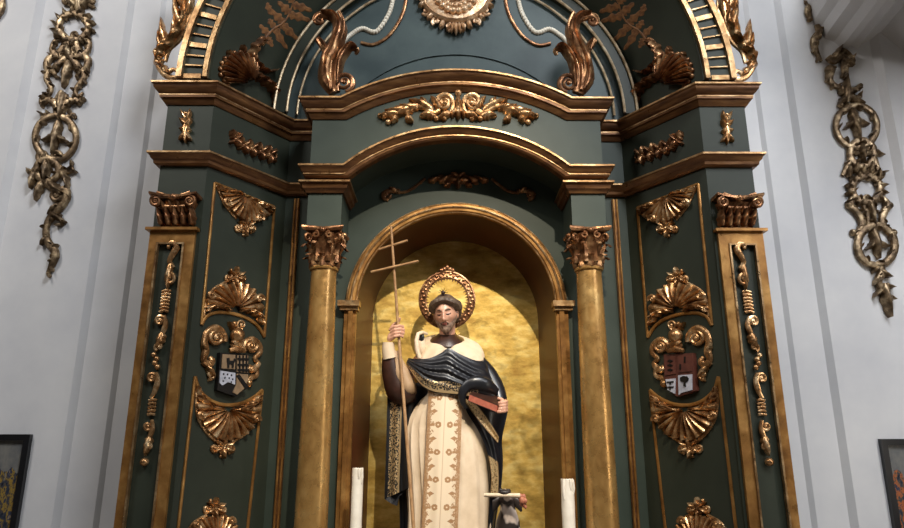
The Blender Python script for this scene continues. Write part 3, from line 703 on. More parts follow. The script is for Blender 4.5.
# attic
mb = MB(); ty = lambda r, a: Vector((r*math.cos(a), 4.62, AX+r*math.sin(a)))
mb.arc_ring(AX, .001, 1.36, 4.62, 4.70); mb.box((-1.36, 4.62, 4.0), (1.36, 4.70, AX)); lab(mb.build('tympanum', M['teal'], A, False), 'blue green painted half round panel above the pediment')
mb = MB(); mb.arc_ring(3.62, 1.02, 1.10, 4.60, 4.63, math.radians(38), math.radians(142), 40); [setattr(v, 'y', 4.610 if v.y < 4.61 else v.y) for v in mb.v]; mb.build('raised_band', M['teal'], A)
mb = MB(); mb.arc_ring(AX, 1.26, 1.335, 4.56, 4.64); mb.build('inner_arch_band', M['wing'], A)
for r, y, t in ((1.345, 4.55, .011), (1.25, 4.55, .0105), (1.185, 4.60, .010)):
    lab(MB().arc_tube(AX, r, y, t).build('gilt_ring', M['pale_gilt'], A), 'thin gilt arch line around the tympanum')
mb = MB(); mb.grid(lambda u, v: Vector(((1.36+.305*v)*math.cos(math.pi*u), 4.64-.54*v, AX+(1.36+.305*v)*math.sin(math.pi*u))), 73, 6); mb.build('arch_splay', M['wing'], A)
mb = MB(); mb.arc_ring(AX, 1.665, 1.88, 4.09, 4.86); band = mb.build('arch_band', M['wing'], A)
mb = MB()
for r, wd in ((1.865, .036), (1.69, .03)): mb.arc_ring(AX, r-wd/2, r+wd/2, 4.06, 4.10)
lab(mb.build('arch_edging', M['fillet'], band), 'two gilt edges of the big arch')
mb = MB()
for sx in (1, -1):
    for g in range(12):
        for da, wd in ((.4, .017), (3.0, .0045), (5.4, .0045)):
            a = math.radians(g*7.6+da); d = Vector((math.cos(a), 0, math.sin(a))); t = Vector((-math.sin(a), 0, math.cos(a)))
            pts = [d*r+t*s_ for r, s_ in ((1.72, -wd), (1.84, -wd), (1.84, wd), (1.72, wd))]
            MB().prism([Vector((sx*p.x, 4.095, AX+p.z)) for p in pts], (0, -.018, 0)).build('gilt_tick', M['fillet'], band, False)
# medallion
s = MB(); mc = (456, -8); PM = YPlane(4.60)
cc = PM.P(*mc); m_ = 31*.0079
def disc(r, n=40): return [cc+Vector((r*math.cos(2*math.pi*i/n), 0, r*math.sin(2*math.pi*i/n))) for i in range(n)]
mr = cc.z-PM.P(456, 23).z
s.rings([[p+Vector((0, y, 0)) for p in disc(r)] for r, y in ((mr*1.04, .02), (mr*1.04, -.03), (mr*.98, -.05), (mr*.93, -.035), (mr*.9, -.01), (mr*.5, -.02), (mr*.36, -.01))])
md = lab(s.build('medallion', M['medal'], A), 'round gilt carved medallion with leafy frame at the top')
s = MB()
for i in range(22):
    a = 2*math.pi*i/22; x, y = mc[0]+31*.66*math.cos(a), mc[1]+31*.66*math.sin(a)
    bead(s, PM, (x, y), .03, h=.018); bead(s, PM, (mc[0]+31*.5*math.cos(a+.15), mc[1]+31*.5*math.sin(a+.15)), .022, h=.02)
s.ell(cc+Vector((0, -.02, 0)), (.085, .05, .085)); [bead(s, PM, (mc[0]+dx, mc[1]+dy), .03, h=.06) for dx, dy in ((-4, 0), (4, 0), (0, 5), (0, -5), (0, 0))]
s.build('boss', M['medal'], md)
s = MB()
for i in range(16):
    a = 2*math.pi*i/16+.196; x, y = mc[0]+36*math.cos(a), mc[1]+36*math.sin(a)
    volute(s, PM, (x, y), 4.2, 1.2, a, 1 if i % 2 else -1, .014)
    a2 = a+.196; leaf(s, PM, (mc[0]+32*math.cos(a2), mc[1]+32*math.sin(a2)), (mc[0]+41*math.cos(a2), mc[1]+41*math.sin(a2)), 3.6, 1, .04, 2)
for dx in (-9, -4.5, 0, 4.5, 9): leaf(s, PM, (mc[0]+dx*.6, 24), (mc[0]+dx, 36-abs(dx)*.45), 2.6, 0, .045, 2)
s.build('medallion_frame', M['medal'], md)

# coats of arms (different on each side)
def arms(right):
    fx = (lambda mb: mb.flipx()) if right else (lambda mb: mb)
    k = lambda x, y: (190+x/5.87, 310+y/5.87)
    hs = MB()
    def patch(pts, h0, h1, m, nm, par):
        mb = MB(); a = [PW.P(*k(*p), h0) for p in pts]; mb.prism(a, PW.n*(h1-h0)); return fx(mb).build(nm, M[m], par, False)
    root = patch([(158, 252), (326, 262), (322, 400), (300, 470), (250, 508), (190, 490), (140, 472), (150, 350)], 0, .035, 'black' if not right else 'red', 'coat_of_arms', A)
    lab(root, 'painted quartered shield with gilt scrolls on the left wing' if not right else 'painted quartered shield with gilt scrolls on the right wing')
    if not right:
        patch([(168, 262), (242, 266), (240, 350), (162, 345)], .035, .041, 'tan', 'field', root); patch([(254, 268), (318, 270), (316, 370), (252, 366)], .035, .041, 'tan', 'field', root)
        patch([(190, 285), (205, 283), (208, 300), (230, 300), (234, 285), (240, 300), (232, 315), (230, 342), (220, 342), (220, 322), (205, 322), (204, 342), (194, 342)], .041, .046, 'black', 'deer_charge', root)
        for x0 in (262, 282, 302): patch([(x0, 270), (x0+9, 270), (x0+9, 368), (x0, 366)], .041, .045, 'black', 'bar_charge', root)
        for y0 in (284, 318, 348): patch([(254, y0), (317, y0+2), (317, y0+14), (254, y0+12)], .041, .046, 'black', 'bar_charge', root)
        patch([(154, 358), (242, 372), (240, 440), (200, 425), (165, 445), (150, 430)], .035, .042, 'silver', 'field', root)
        mb = MB(); [bead(mb, PW, k(x, y), .006, .042) for x, y in ((172, 378), (195, 380), (218, 384), (180, 400), (205, 402), (226, 408), (170, 418), (218, 425))]; fx(mb).build('ermine_spots', M['black'], root)
        patch([(250, 376), (316, 380), (318, 402), (296, 462), (252, 498), (228, 486), (248, 440)], .035, .042, 'tan', 'field', root); patch([(246, 388), (262, 378), (316, 452), (302, 470)], .042, .047, 'black', 'bend_charge', root)
    else:                                # drawn in left-wing positions, then mirrored
        patch([(168, 262), (242, 266), (240, 368), (162, 360)], .035, .041, 'red', 'field', root); patch([(254, 268), (318, 270), (316, 385), (252, 375)], .035, .041, 'red', 'field', root)
        patch([(196, 275), (204, 275), (204, 310), (196, 310)], .041, .046, 'black', 'sword_charge', root); patch([(222, 320), (230, 320), (230, 350), (222, 350)], .041, .046, 'black', 'sword_charge', root)
        for y0 in (300, 325, 352): patch([(268, y0), (284, y0-8), (302, y0), (284, y0+8)], .041, .046, 'black', 'lozenge_charge', root)
        patch([(160, 378), (240, 384), (236, 500), (220, 486), (160, 470)], .035, .042, 'silver', 'field', root); patch([(256, 402), (312, 408), (300, 470), (258, 492)], .035, .042, 'silver', 'field', root)
        patch([(192, 448), (206, 448), (204, 425), (224, 418), (226, 398), (208, 388), (186, 390), (176, 404), (182, 420), (196, 426)], .042, .048, 'black', 'tree_charge', root)
        for y0 in (418, 448): patch([(264, y0), (304, y0+3), (304, y0+10), (288, y0+9), (288, y0+20), (280, y0+20), (280, y0+9), (264, y0+8)], .042, .047, 'black', 'cross_charge', root)
    g = MB(); bead(g, PW, k(255, 152), .048, .04); stroke(g, PW, [k(228, 205), k(252, 190), k(282, 208)], .022, h=.04); stroke(g, PW, [k(205, 240), k(250, 232), k(298, 246)], (.012, .024, .012), h=.045); stroke(g, PW, [k(240, 195), k(252, 225)], .03, h=.03)
    volute(g, PW, k(298, 85), 4.5, 1.3, 2.4, 1, .010); bead(g, PW, k(257, 82), .02); leaf(g, PW, k(262, 130), k(300, 95), 3, 1, .04, 2); leaf(g, PW, k(250, 125), k(215, 70), 2.4, 1, .04, 2)
    lab(fx(g).build('helmet_crest', M['gilt'], root), 'gilt helmet with curling crest')
    g = MB()
    volute(g, PW, k(148, 165), 9, 1.7, .4, -1, .02); stroke(g, PW, [k(*t) for t in ((200, 185), (185, 130), (140, 108), (95, 135), (78, 190), (85, 240), (75, 290), (100, 330))], (.014, .026, .022, .026, .014))
    stroke(g, PW, [k(*t) for t in ((70, 300), (100, 320), (125, 300), (110, 275))], (.022, .026, .012)); volute(g, PW, k(112, 380), 4.5, 1.2, 2, -1, .016); leaf(g, PW, k(90, 330), k(120, 395), 3.6, -2, .05); leaf(g, PW, k(85, 240), k(60, 210), 3, 1, .04, 2)
    volute(g, PW, k(352, 212), 7.5, 1.7, 2.8, 1, .02); stroke(g, PW, [k(*t) for t in ((318, 240), (325, 190), (360, 175), (398, 205), (405, 250), (375, 285), (400, 310))], (.014, .024, .02, .014))
    stroke(g, PW, [k(*t) for t in ((400, 310), (375, 345), (345, 345), (350, 325))], (.018, .026, .012)); stroke(g, PW, [k(*t) for t in ((390, 350), (385, 385), (350, 400), (335, 425), (355, 435))], (.014, .02, .014)); bead(g, PW, k(340, 430), .026)
    lab(fx(g).build('mantling', M['gilt'], root), 'gilt scrolled mantling around the shield')
arms(False); arms(True)
# lower body that carries everything, with the shelf the candles stand on
mb = MB().box((-1.3, 4.28, 0), (1.3, 5.16, .86)); mb.box((-1.28, 4.24, .86), (1.28, 5.16, .96)); mb.build('predella', M['wood'], A, False)

# ------------------------------------------------------------------ the saint
SY = 4.75
def S(px, py, dy=0): return U(px, py, SY+dy)
ZF = .96
ST = thing('saint_statue', (-.09, SY, ZF), 'statue of bearded friar in cream habit and black mantle in the golden niche', 'statue')
mb = MB(); mb.lathe([(.30, ZF), (.31, ZF+.02), (.30, ZF+.07), (.28, ZF+.09), (.28, ZF+.1)], (-.07, SY), 32); mb.build('plinth', M['brown'], ST)
PXM = .00725
# head
HC = S(446, 315, -.05); HR = Euler((math.radians(14), math.radians(-4), math.radians(-10)), 'XYZ').to_matrix()
def g2(x, z, cx, cz, sx, sz): return math.exp(-((x-cx)/sx)**2-((z-cz)/sz)**2)
def head_local(a, b):                    # a: longitude (0 = face), b: 0 top .. pi bottom
    x = .075*math.sin(b)*math.sin(a); y = -.104*math.sin(b)*math.cos(a); z = .128*math.cos(b)
    if z < -.02: k = 1-.30*min(1, (-z-.02)/.11); x *= k; y *= (1-.10*min(1, (-z-.02)/.11))
    if math.cos(a) > 0:
        d = 0
        zz = z
        t = (.034-zz)/.062
        if 0 <= t <= 1: d += (.008+.026*t**1.2)*math.exp(-(x/(.010+.006*t))**2)
        elif t > 1: d += .034*math.exp(-(x/.016)**2)*math.exp(-((t-1)/.12)**2)
        d += .006*g2(x, zz, 0, .042, .06, .012)
        for sg in (-1, 1):
            d += -.013*g2(x, zz, sg*.031, .020, .017, .014)+.009*g2(x, zz, sg*.031, .017, .013, .008)+.006*g2(x, zz, sg*.052, -.01, .02, .02)-.004*g2(x, zz, sg*.045, -.045, .02, .02)
        d += .007*g2(x, zz, 0, -.052, .022, .0055)+.008*g2(x, zz, 0, -.066, .018, .006)-.005*g2(x, zz, 0, -.059, .022, .003)+.013*g2(x, zz, 0, -.098, .026, .02)
        y -= d*math.cos(a)
    return Vector((x, y, z))
def HP(v): return HC+HR@v
body = MB()
body.grid(lambda u, v: HP(head_local(2*math.pi*u, math.pi*(.002+.996*v))), 72, 60, cu=True)
for sg in (-1, 1): body.ell(HP(Vector((sg*.079, .005, .0))), (.012, .022, .032), HR)
body.tube([HP(Vector((0, .02, -.06))), S(447, 342, .01), S(448, 352, .02)], [.058, .056, .07], 14)
body.tube([S(448, 350, .02), S(449, 375, .02), S(447, 420, .03), S(446, 470, .03), S(447, 540, .03)], [.09, .14, .13, .14, .14], 16)     # trunk under the habit
for sg, hipx in ((-1, 434), (1, 460)):
    body.tube([S(hipx, 440, .03), S(hipx, 500, .0), (S(hipx, 540).x, SY+.03, ZF+.13)], [.09, .075, .05], 12); body.tube([(S(hipx, 540).x, SY+.05, ZF+.13), (S(hipx, 540).x, SY-.12, ZF+.12)], [.045, .035], 10)
# right arm (viewer's left): shoulder, elbow, raised hand
body.tube([S(424, 358, .02), S(408, 376, .0), S(401, 392, -.04), S(394, 368, -.07), S(389, 344, -.11)], [.06, .050, .045, .026, .027], 12)
hx = lambda x, y, d: S(x, y, -.12+d)
body.ell(hx(391.6, 336, .008), (.027, .024, .044), Euler((0, math.radians(28), 0)).to_matrix())
for i, (y0, ln) in enumerate(((326, 0), (329.3, .6), (332.6, .4), (335.8, -.6))):
    body.tube([hx(390.5+i*.3, y0+3, -.005), hx(395, y0+.6, -.032), hx(400+ln, y0-.2, -.036), hx(403.4+ln, y0+.7, -.018), hx(402.6+ln, y0+1.6, .006)], [.0125, .0118, .0112, .0105, .009], 9)
body.tube([hx(390, 331, .02), hx(393.5, 325, .026), hx(398.5, 321.5, .014), hx(400, 317.5, .004)], [.015, .013, .011, .009], 9)
# left arm (viewer's right): shoulder, elbow, hand on the book
body.tube([S(472, 360, .02), S(485, 380, .01), S(493, 398, -.03), S(499, 407, -.11), S(502, 407, -.15)], [.06, .055, .05, .038, .03], 12)
bx = lambda x, y, d: S(x, y, -.19+d)
body.ell(bx(503, 405.5, .02), (.03, .036, .034))
for i, (x0, y0) in enumerate(((501, 402.2), (501.6, 405.2), (501.2, 408.3), (499.8, 411.2))):
    body.tube([bx(505.5, y0-1.2, .03), bx(506.6, y0-.6, .0), bx(504.6, y0, -.026), bx(x0-.2, y0+.6, -.034), bx(x0-3, y0+.8, -.03)], [.0125, .0125, .0118, .011, .009], 9)
body.tube([bx(504, 402, .03), bx(502, 399.5, .02), bx(497.5, 398.2, .012)], [.014, .012, .01], 9)
bo = body.build('body', M['flesh'], ST)
rm = bo.modifiers.new('fuse', 'REMESH'); rm.mode = 'VOXEL'; rm.voxel_size = .0046; rm.use_smooth_shade = True
dg = bpy.context.evaluated_depsgraph_get(); me2 = bpy.data.meshes.new_from_object(bo.evaluated_get(dg))
bo.modifiers.clear(); bo.data = me2; me2.shade_smooth()
lab(bo, 'pale painted face and hands')
# eyes, brows, lips
mb = MB()
def fp(x, z, off=.003):                  # point on the face surface
    lo_b = None; best = None
    for i in range(121):
        b = math.pi*(.15+.75*i/120); s_ = .075*math.sin(b); a = math.asin(max(-1, min(1, x/max(s_, .02))))
        v = head_local(a, b)
        if best is None or abs(v.z-z) < best[0]: best = (abs(v.z-z), v)
    v = best[1].copy(); v.x = x; v.y -= off; v.z = z; return HP(v)
for sg in (-1, 1):
    lab(MB().tube([fp(sg*x, z, .0025) for x, z in ((.015, .0135), (.023, .0090), (.032, .0080), (.041, .0095), (.048, .014))], [.0015, .004, .005, .004, .0015], 6).build('eyelash', M['eye'], ST), 'dark line of the lowered eyelid')
    MB().tube([fp(sg*x, z, .001) for x, z in ((.012, .034), (.022, .041), (.036, .043), (.050, .036))], [.002, .0052, .005, .0015], 6).build('eyebrow', M['hair'], ST)
mb = MB()
for z, r in ((-.053, .0042), (-.063, .0048)): mb.tube([fp(x, z+.004*(abs(x)/.02)**2*(1 if z > -.058 else 1), -.001) for x in (-.022, -.011, 0, .011, .022)], [.001, r, r*.9, r, .001], 7)
mb.build('lips', M['lip'], ST)
mb = MB()
for sg in (-1, 1): mb.tube([fp(sg*x, z, .001) for x, z in ((.003, -.041), (.014, -.044), (.026, -.055), (.031, -.07))], [.004, .006, .006, .002], 7)
def brd(u, v):
    a = math.radians(-88+176*u); f = math.cos(a); zt = -.072+(1-f)**.8*.085; zb = -.120+.082*(1-f)**1.3
    z = zt+(zb-zt)*v; b = math.acos(max(-1, min(1, z/.128))); p = head_local(a, b)
    lump = .004*noise.noise(Vector((a*9, z*130, 3)))+.002
    th = .010*(.25+.75*f)*math.sin(math.pi*min(1, .1+v*.9))**.6
    o_ = Vector((math.sin(a), -math.cos(a), 0))*(th+lump); o_.z -= .015*v*f*(1+.4*math.cos(a*14))
    return HP(p+o_+Vector((0, -.012*v*f, 0)))
mb.grid(brd, 41, 12)
lab(mb.build('beard', M['beard'], ST), 'short forked brown beard and moustache')
# hair: tonsured ring and crown
mb = MB()
def hairf(u, v):
    a = 2*math.pi*u; a = a if a < math.pi else a-2*math.pi; aa = abs(a)
    lim = 48+18*min(1, aa/1.0)**1.6+16*max(0, min(1, (aa-1.1)/.3))+34*max(0, min(1, (aa-2.0)/.4)); lim = math.radians(lim)
    b = .02+lim*v; p = head_local(a, b); ringy = math.exp(-((v-.80)/.20)**2)
    t = .022+.016*ringy+.012*min(1, aa/1.4)*v
    lump = .004*abs(math.sin(a*13+2*math.sin(v*5)))*ringy+.005*noise.noise(Vector((a*4, v*5, 1)))*v
    d = Vector((p.x/.075, p.y/.104, p.z/.128*.75)).normalized(); return HP(p+d*(t+lump if v < .999 else -.004))
mb.grid(hairf, 73, 18, cu=True)
mb.build('hair', M['hair'], ST)
# halo and star
mb = MB(); HL = S(447, 300, .07); 
def hal(r, e=0): return [HL+Vector((r*math.cos(2*math.pi*i/72), -e, r*math.sin(2*math.pi*i/72)*1.05)) for i in range(72)]
R = 28.5*PXM
mb.rings([[*hal(R*.72)], hal(R*.72, .010), hal(R*.76, .012), hal(R*.80, .006), hal(R*.92, .006), hal(R*.95, .014), hal(R, .010), hal(R)], cap=False, closed=True)
for i in range(44):
    a = 2*math.pi*i/44; d = Vector((math.cos(a), 0, math.sin(a)*1.05)); t = Vector((-math.sin(a), 0, math.cos(a)))
    mb.prism([HL+d*R*.74+t*.008, HL+d*R*(.62 if i % 2 else .66), HL+d*R*.74-t*.008], (0, -.006, 0))
    mb.ell(HL+d*R*(.83 if i % 2 else .89)+Vector((0, -.008, 0)), (.011, .008, .011), nu=8, nv=6)
for dx, dz in ((0, 1.17), (-.1, 1.1), (.1, 1.1), (-.2, 1.06), (.2, 1.06)): mb.ell(HL+Vector((dx*R, -.008, dz*R*1.0)), (.016, .01, .02), nu=8, nv=6)
lab(mb.build('halo', M['gilt_dark'], ST), 'openwork gilt halo ring behind the head')
mb = MB(); st = HP(Vector((.006, -.06, .158)))
mb.ell(st, (.013, .013, .013)); mb.tube([st, HP(Vector((.004, -.05, .12)))], .005, 6)
for i in range(10):
    a = 2*math.pi*i/10; d = RT*math.cos(a)+UP*math.sin(a); mb.tube([st, st+d*.032], [.004, .001], 5)
lab(mb.build('star', M['bookcover'], ST), 'small dark spiked star above the forehead')
# habit (tunic)
def loft(rows, fold, name, m, nu=72, par=ST, sub=6):
    rows = smooth_pts(rows, sub); mb = MB(); Rr = []
    for (y, xl, xr, df, db, c) in rows:
        ring = []
        for i in range(nu):
            a = 2*math.pi*i/nu; cx, hw_ = (xl+xr)/2, (xr-xl)/2
            k = fold(a, y); x = cx+hw_*math.cos(a)*k; dy = c-(df if math.sin(a) > 0 else db)*math.sin(a)*k
            p = S(x, y, 0); ring.append(Vector((p.x, SY+dy, p.z)))
        Rr.append(ring)
    mb.rings(Rr); return mb.build(name, M[m], par)
def tf(a, y):
    t = min(1, max(0, (y-385)/60)); return 1+t*(.03*math.sin(9*a+y*.01)+.075*math.sin(19*a+1.3+y*.004)*(1 if math.cos(a) < -.3 else .25))
tun = loft([(352, 432, 466, .10, .12, 0), (372, 424, 478, .12, .14, 0), (392, 428, 474, .12, .14, 0), (402, 419, 476, .13, .14, 0), (420, 409, 480, .13, .14, 0), (445, 407, 488, .15, .14, 0), (480, 409, 491, .16, .15, 0), (520, 411, 491, .17, .16, 0), (545, 408, 494, .18, .16, 0)], tf, 'habit', 'cream')
lab(tun, 'cream painted habit falling in vertical folds')
# scapular
def scap(u, v):
    y = 386+v*164; cx = 446-6.5*v*1.1; hw_ = 16.5+1.2*v; x = cx+(u-.5)*2*hw_
    s = (u-.5)*2; bulge = .155+.03*v; dy = -bulge-.02+.035*s*s+.006*math.sin(9*s)*v-.01*math.sin(math.pi*v)
    p = S(x, y, 0); return Vector((p.x, SY+dy, p.z))
lab(MB().grid(scap, 29, 40).build('scapular', M['scapular'], ST), 'cream scapular panel embroidered with gold borders and rosettes')
# white hood cape round the shoulders
outer = [(449, 348.5, -.165), (458, 355, -.165), (468, 360, -.15), (477, 362.5, -.12), (484, 361, -.06), (484, 352, .02), (478, 343, .09), (462, 336, .14), (447, 334, .15), (432, 335, .14), (421, 340, .08), (417, 350, .0), (416.5, 358, -.06), (423, 360.5, -.12), (433, 358.5, -.155), (442, 353, -.165)]
def hood(u, v):
    i = u*len(outer); q = []
    n_ = len(outer); a = int(i) % n_; f = i-int(i)
    P4 = [outer[(a-1) % n_], outer[a], outer[(a+1) % n_], outer[(a+2) % n_]]
    o_ = [.5*(2*P4[1][d]+(P4[2][d]-P4[0][d])*f+(2*P4[0][d]-5*P4[1][d]+4*P4[2][d]-P4[3][d])*f*f+(3*P4[1][d]-P4[0][d]-3*P4[2][d]+P4[3][d])*f**3) for d in range(3)]
    ang = math.pi/2-2*math.pi*u
    ix, iy, iz = 448+15*math.cos(ang), 340.5+4.5*math.sin(ang)+(4.5*math.exp(-((u if u < .5 else 1-u)/.05)**2)), -.11*math.sin(ang)+.0
    t = min(v/.9, 1); x = ix+(o_[0]-ix)*t; y = iy+(o_[1]-iy)*t; d = iz+(o_[2]-iz)*t
    y -= 1.5*math.sin(math.pi*t)*(.5+.5*abs(math.cos(ang))); d -= .022*math.sin(math.pi*min(1, t*.9+.1))
    d += .004*math.sin(11*2*math.pi*u)*t
    if v > .92: y += 1.2; d += .03
    return S(x, y, d)
lab(MB().grid(hood, 96, 14, cu=True).build('hood_cape', M['cream'], ST), 'cream hood cape over the shoulders')
mb = MB(); mb.grid(lambda u, v: S(447.3+(8.6+8.6*v**1.3)*math.cos(2*math.pi*u), 333.5+7*v+(1.5+4.6*v)*math.sin(2*math.pi*u), -.125*math.sin(2*math.pi*u)*(.55+.45*v)+.01-.01*math.sin(math.pi*v)), 40, 5, cu=True); lab(mb.build('neck_shade', M['bookcover'], ST), 'dark ring standing for the shade round the neck')  # dark ring covers the neck, its colour stands for the shade there
mb = MB(); mb.tube([S(427, 334, -.06), S(422.5, 332.4, -.10), S(418, 334, -.125), S(416.6, 340, -.13), S(417, 349, -.125), S(419.5, 358, -.12)], [.010, .012, .014, .015, .016, .014], 12); mb.build('hood_fold', M['cream'], ST)
mb = MB(); mb.ell(S(420.8, 344, -.06), (.034, .035, .09), Euler((0, math.radians(-6), 0)).to_matrix()); mb.build('hood_lobe', M['cream'], ST)
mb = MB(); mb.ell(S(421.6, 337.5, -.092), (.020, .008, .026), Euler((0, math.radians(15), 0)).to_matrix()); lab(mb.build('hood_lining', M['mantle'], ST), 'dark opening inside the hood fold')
# mantle across the chest
upper = smooth_pts([(408, 358, -.05), (418, 359, -.12), (430, 358, -.16), (441, 353, -.17), (449, 348, -.175), (460, 354, -.175), (474, 360, -.15), (485, 362, -.09), (489, 370, -.02)], 8)
lower = smooth_pts([(406, 364, -.06), (414, 376, -.13), (422, 386, -.17), (433, 392, -.19), (445, 394, -.20), (458, 395, -.20), (470, 397, -.19), (486, 399, -.16), (500, 397, -.05)], 8)
def drape(u, v):
    i = u*(len(upper)-1); a = min(int(i), len(upper)-2); f = i-a
    p = [upper[a][d]+(upper[a+1][d]-upper[a][d])*f for d in range(3)]; q_ = [lower[a][d]+(lower[a+1][d]-lower[a][d])*f for d in range(3)]
    w_ = v; x = p[0]+(q_[0]-p[0])*w_; y = p[1]+(q_[1]-p[1])*w_; d = p[2]+(q_[2]-p[2])*w_
    d -= .03*math.sin(math.pi*w_)+.010*math.sin(5.2*2*math.pi*(v-.45*u))*math.sin(math.pi*min(1, v*1.1))*(.4+.6*math.sin(math.pi*u))
    if v > .98: d += .03; y += .4
    return S(x, y, d)
lab(MB().grid(drape, 65, 40).build('chest_drape', M['chest'], ST), 'black mantle drawn across the chest with a gold embroidered hem')
# cape hanging behind the raised arm
def hang(L_, R_, name, m, depth, folds=3.0, amp=.022, nv=26, lbl=None):
    L_ = smooth_pts(L_, 6); R_ = smooth_pts(R_, 6)
    def fn(u, v):
        i = u*(len(L_)-1); a = min(int(i), len(L_)-2); f = i-a
        j = u*(len(R_)-1); b = min(int(j), len(R_)-2); g = j-b
        p = [L_[a][d]+(L_[a+1][d]-L_[a][d])*f for d in range(2)]; q_ = [R_[b][d]+(R_[b+1][d]-R_[b][d])*g for d in range(2)]
        x = p[0]+(q_[0]-p[0])*v; y = p[1]+(q_[1]-p[1])*v
        return S(x, y, depth(u, v)-amp*math.cos(folds*2*math.pi*v+.6)*(.3+.7*u))
    mb = MB().grid(fn, 40, nv)
    # give the cloth a thickness
    n0 = len(mb.v); mb.v += [v+Vector((0, .012, 0)) for v in mb.v[:n0]]; mb.uv += mb.uv[:n0]; mb.f += [[i+n0 for i in f][::-1] for f in list(mb.f)]
    o = mb.build(name, M[m], ST)
    if lbl: lab(o, lbl)
    return o
hang([(388, 378), (387, 410), (386, 450), (385, 480), (384.5, 499)], [(414, 388), (413, 420), (412, 450), (411, 470), (410.5, 487)], 'hanging_cape', 'cape', lambda u, v: -.02-.05*math.sin(math.pi*v)*u, 2.2, .02, lbl='black cape hanging under the raised arm with gold lace edge')
hang([(400, 384), (397, 410), (397, 450), (399, 495), (400, 530), (400, 545)], [(430, 382), (426, 405), (421, 440), (418, 480), (417, 530), (416, 545)], 'cape_lining', 'mantle', lambda u, v: .05-.04*v, 2, .015)
mb = MB(); P_ = [S(x, y, -.035) for x, y in ((385, 500), (390, 503), (397, 506), (398, 500), (411, 488))]
mb.prism([S(384.5, 499, -.03), S(391, 503.5, -.045), S(397, 506, -.04), (S(399, 497, -.03)), S(411, 486, -.02)], (0, .05, 0)); mb.build('cape_hem', M['mantle'], ST, False)
# sleeve of the raised arm
def tubep(pts, rad, name, m, flat=1.0, lbl=None, folds=0):
    q_ = smooth_pts([(p[0], p[1], p[2], r) for p, r in zip(pts, rad)], 5)
    mb = MB(); P_ = [S(a, b, c) for a, b, c, r in q_]; R_ = []
    mb.tube(P_, [r*(1+.05*math.sin(folds*i)) for i, (a, b, c, r) in enumerate(q_)], 18, N=(0, -1, 0), flat=flat)
    o = mb.build(name, M[m], ST); 
    if lbl: lab(o, lbl)
    return o
tubep([(388.5, 342.5, -.105), (388.5, 350, -.10), (390, 358, -.09)], [.040, .044, .050], 'cuff', 'cream', lbl='cream cuff of the raised arm')
tubep([(389.5, 357, -.075), (391.5, 368, -.06), (395, 380, -.045), (401, 392, -.03), (412, 392, .0)], [.052, .068, .082, .092, .07], 'outer_sleeve', 'bookcover', lbl='dark outer sleeve of the raised arm')
tubep([(394, 352, -.07), (397, 362, -.07), (402, 376, -.07), (408, 387, -.06), (413, 394, -.02)], [.034, .046, .058, .058, .03], 'inner_sleeve', 'lining', lbl='cream inner sleeve of the raised arm', folds=.9)
# mantle over the other arm and falling from the book
tubep([(478, 362, .0), (488, 376, .0), (496, 392, -.03), (500, 404, -.08)], [.055, .068, .066, .05], 'arm_mantle', 'mantle')
tubep([(466, 408, -.17), (462.8, 401, -.19), (462.5, 393, -.20), (466.5, 386, -.20), (475, 382.5, -.20), (486, 385, -.18), (496, 392, -.12)], [.014, .022, .030, .038, .044, .046, .03], 'mantle_roll', 'mantle', .7)
tubep([(470, 391, -.165), (480, 389, -.16), (492, 396, -.12)], [.03, .05, .04], 'mantle_lap', 'mantle', .6)
hang([(461, 392), (463, 402), (468, 414), (479, 432), (488, 455), (490, 490), (488, 530), (488, 545)], [(503, 402), (508, 408), (506, 420), (502, 440), (503, 460), (501, 490), (496, 520), (494, 545)], 'falling_mantle', 'mantle', lambda u, v: -.15+.10*v+.06*u, 1.6, .02, lbl='black mantle falling from the arm that holds the book')
hang([(464, 398), (470, 409), (484, 427), (498, 443)], [(472, 401), (480, 408), (490, 422), (499, 437)], 'mantle_turnback', 'turnback', lambda u, v: -.20+.06*u, 1, .008, lbl='gold embroidered turned back edge of the mantle')
hang([(488, 455), (491, 475), (490, 497)], [(498, 462), (499, 478), (498, 497)], 'mantle_border', 'turnback', lambda u, v: -.135+.02*u, 1, .006)

# staff with double cross, leaning through the raised hand
mb = MB(); YS = SY-.135
def G(x, y, d=0): return U(x, y, YS+d)
a, h_, b = U(391, 226, 4.53), G(398.6, 333), G(413, 520, -.05); dirv = (b-h_); tend = (ZF+.1-h_.z)/dirv.z; foot = h_+dirv*tend
mb.tube(smooth_pts([tuple(a), tuple(a.lerp(h_, .5)), tuple(h_), tuple(h_.lerp(foot, .5)), tuple(foot)], 5), [.0085+.0035*i/20 for i in range(21)], 10)
sf = thing('cross_staff', tuple(foot), 'thin tall staff with a double cross held in the raised hand of the statue', 'staff')
mb.build('pole', M['staffwood'], sf)
for p_, q_ in (((379, 249.5), (407.5, 240.5)), ((371, 272), (418.5, 261))): MB().tube([U(*p_, 4.575-.0), U(*q_, 4.515)], .0085, 8).build('crossbar', M['staffwood'], sf)
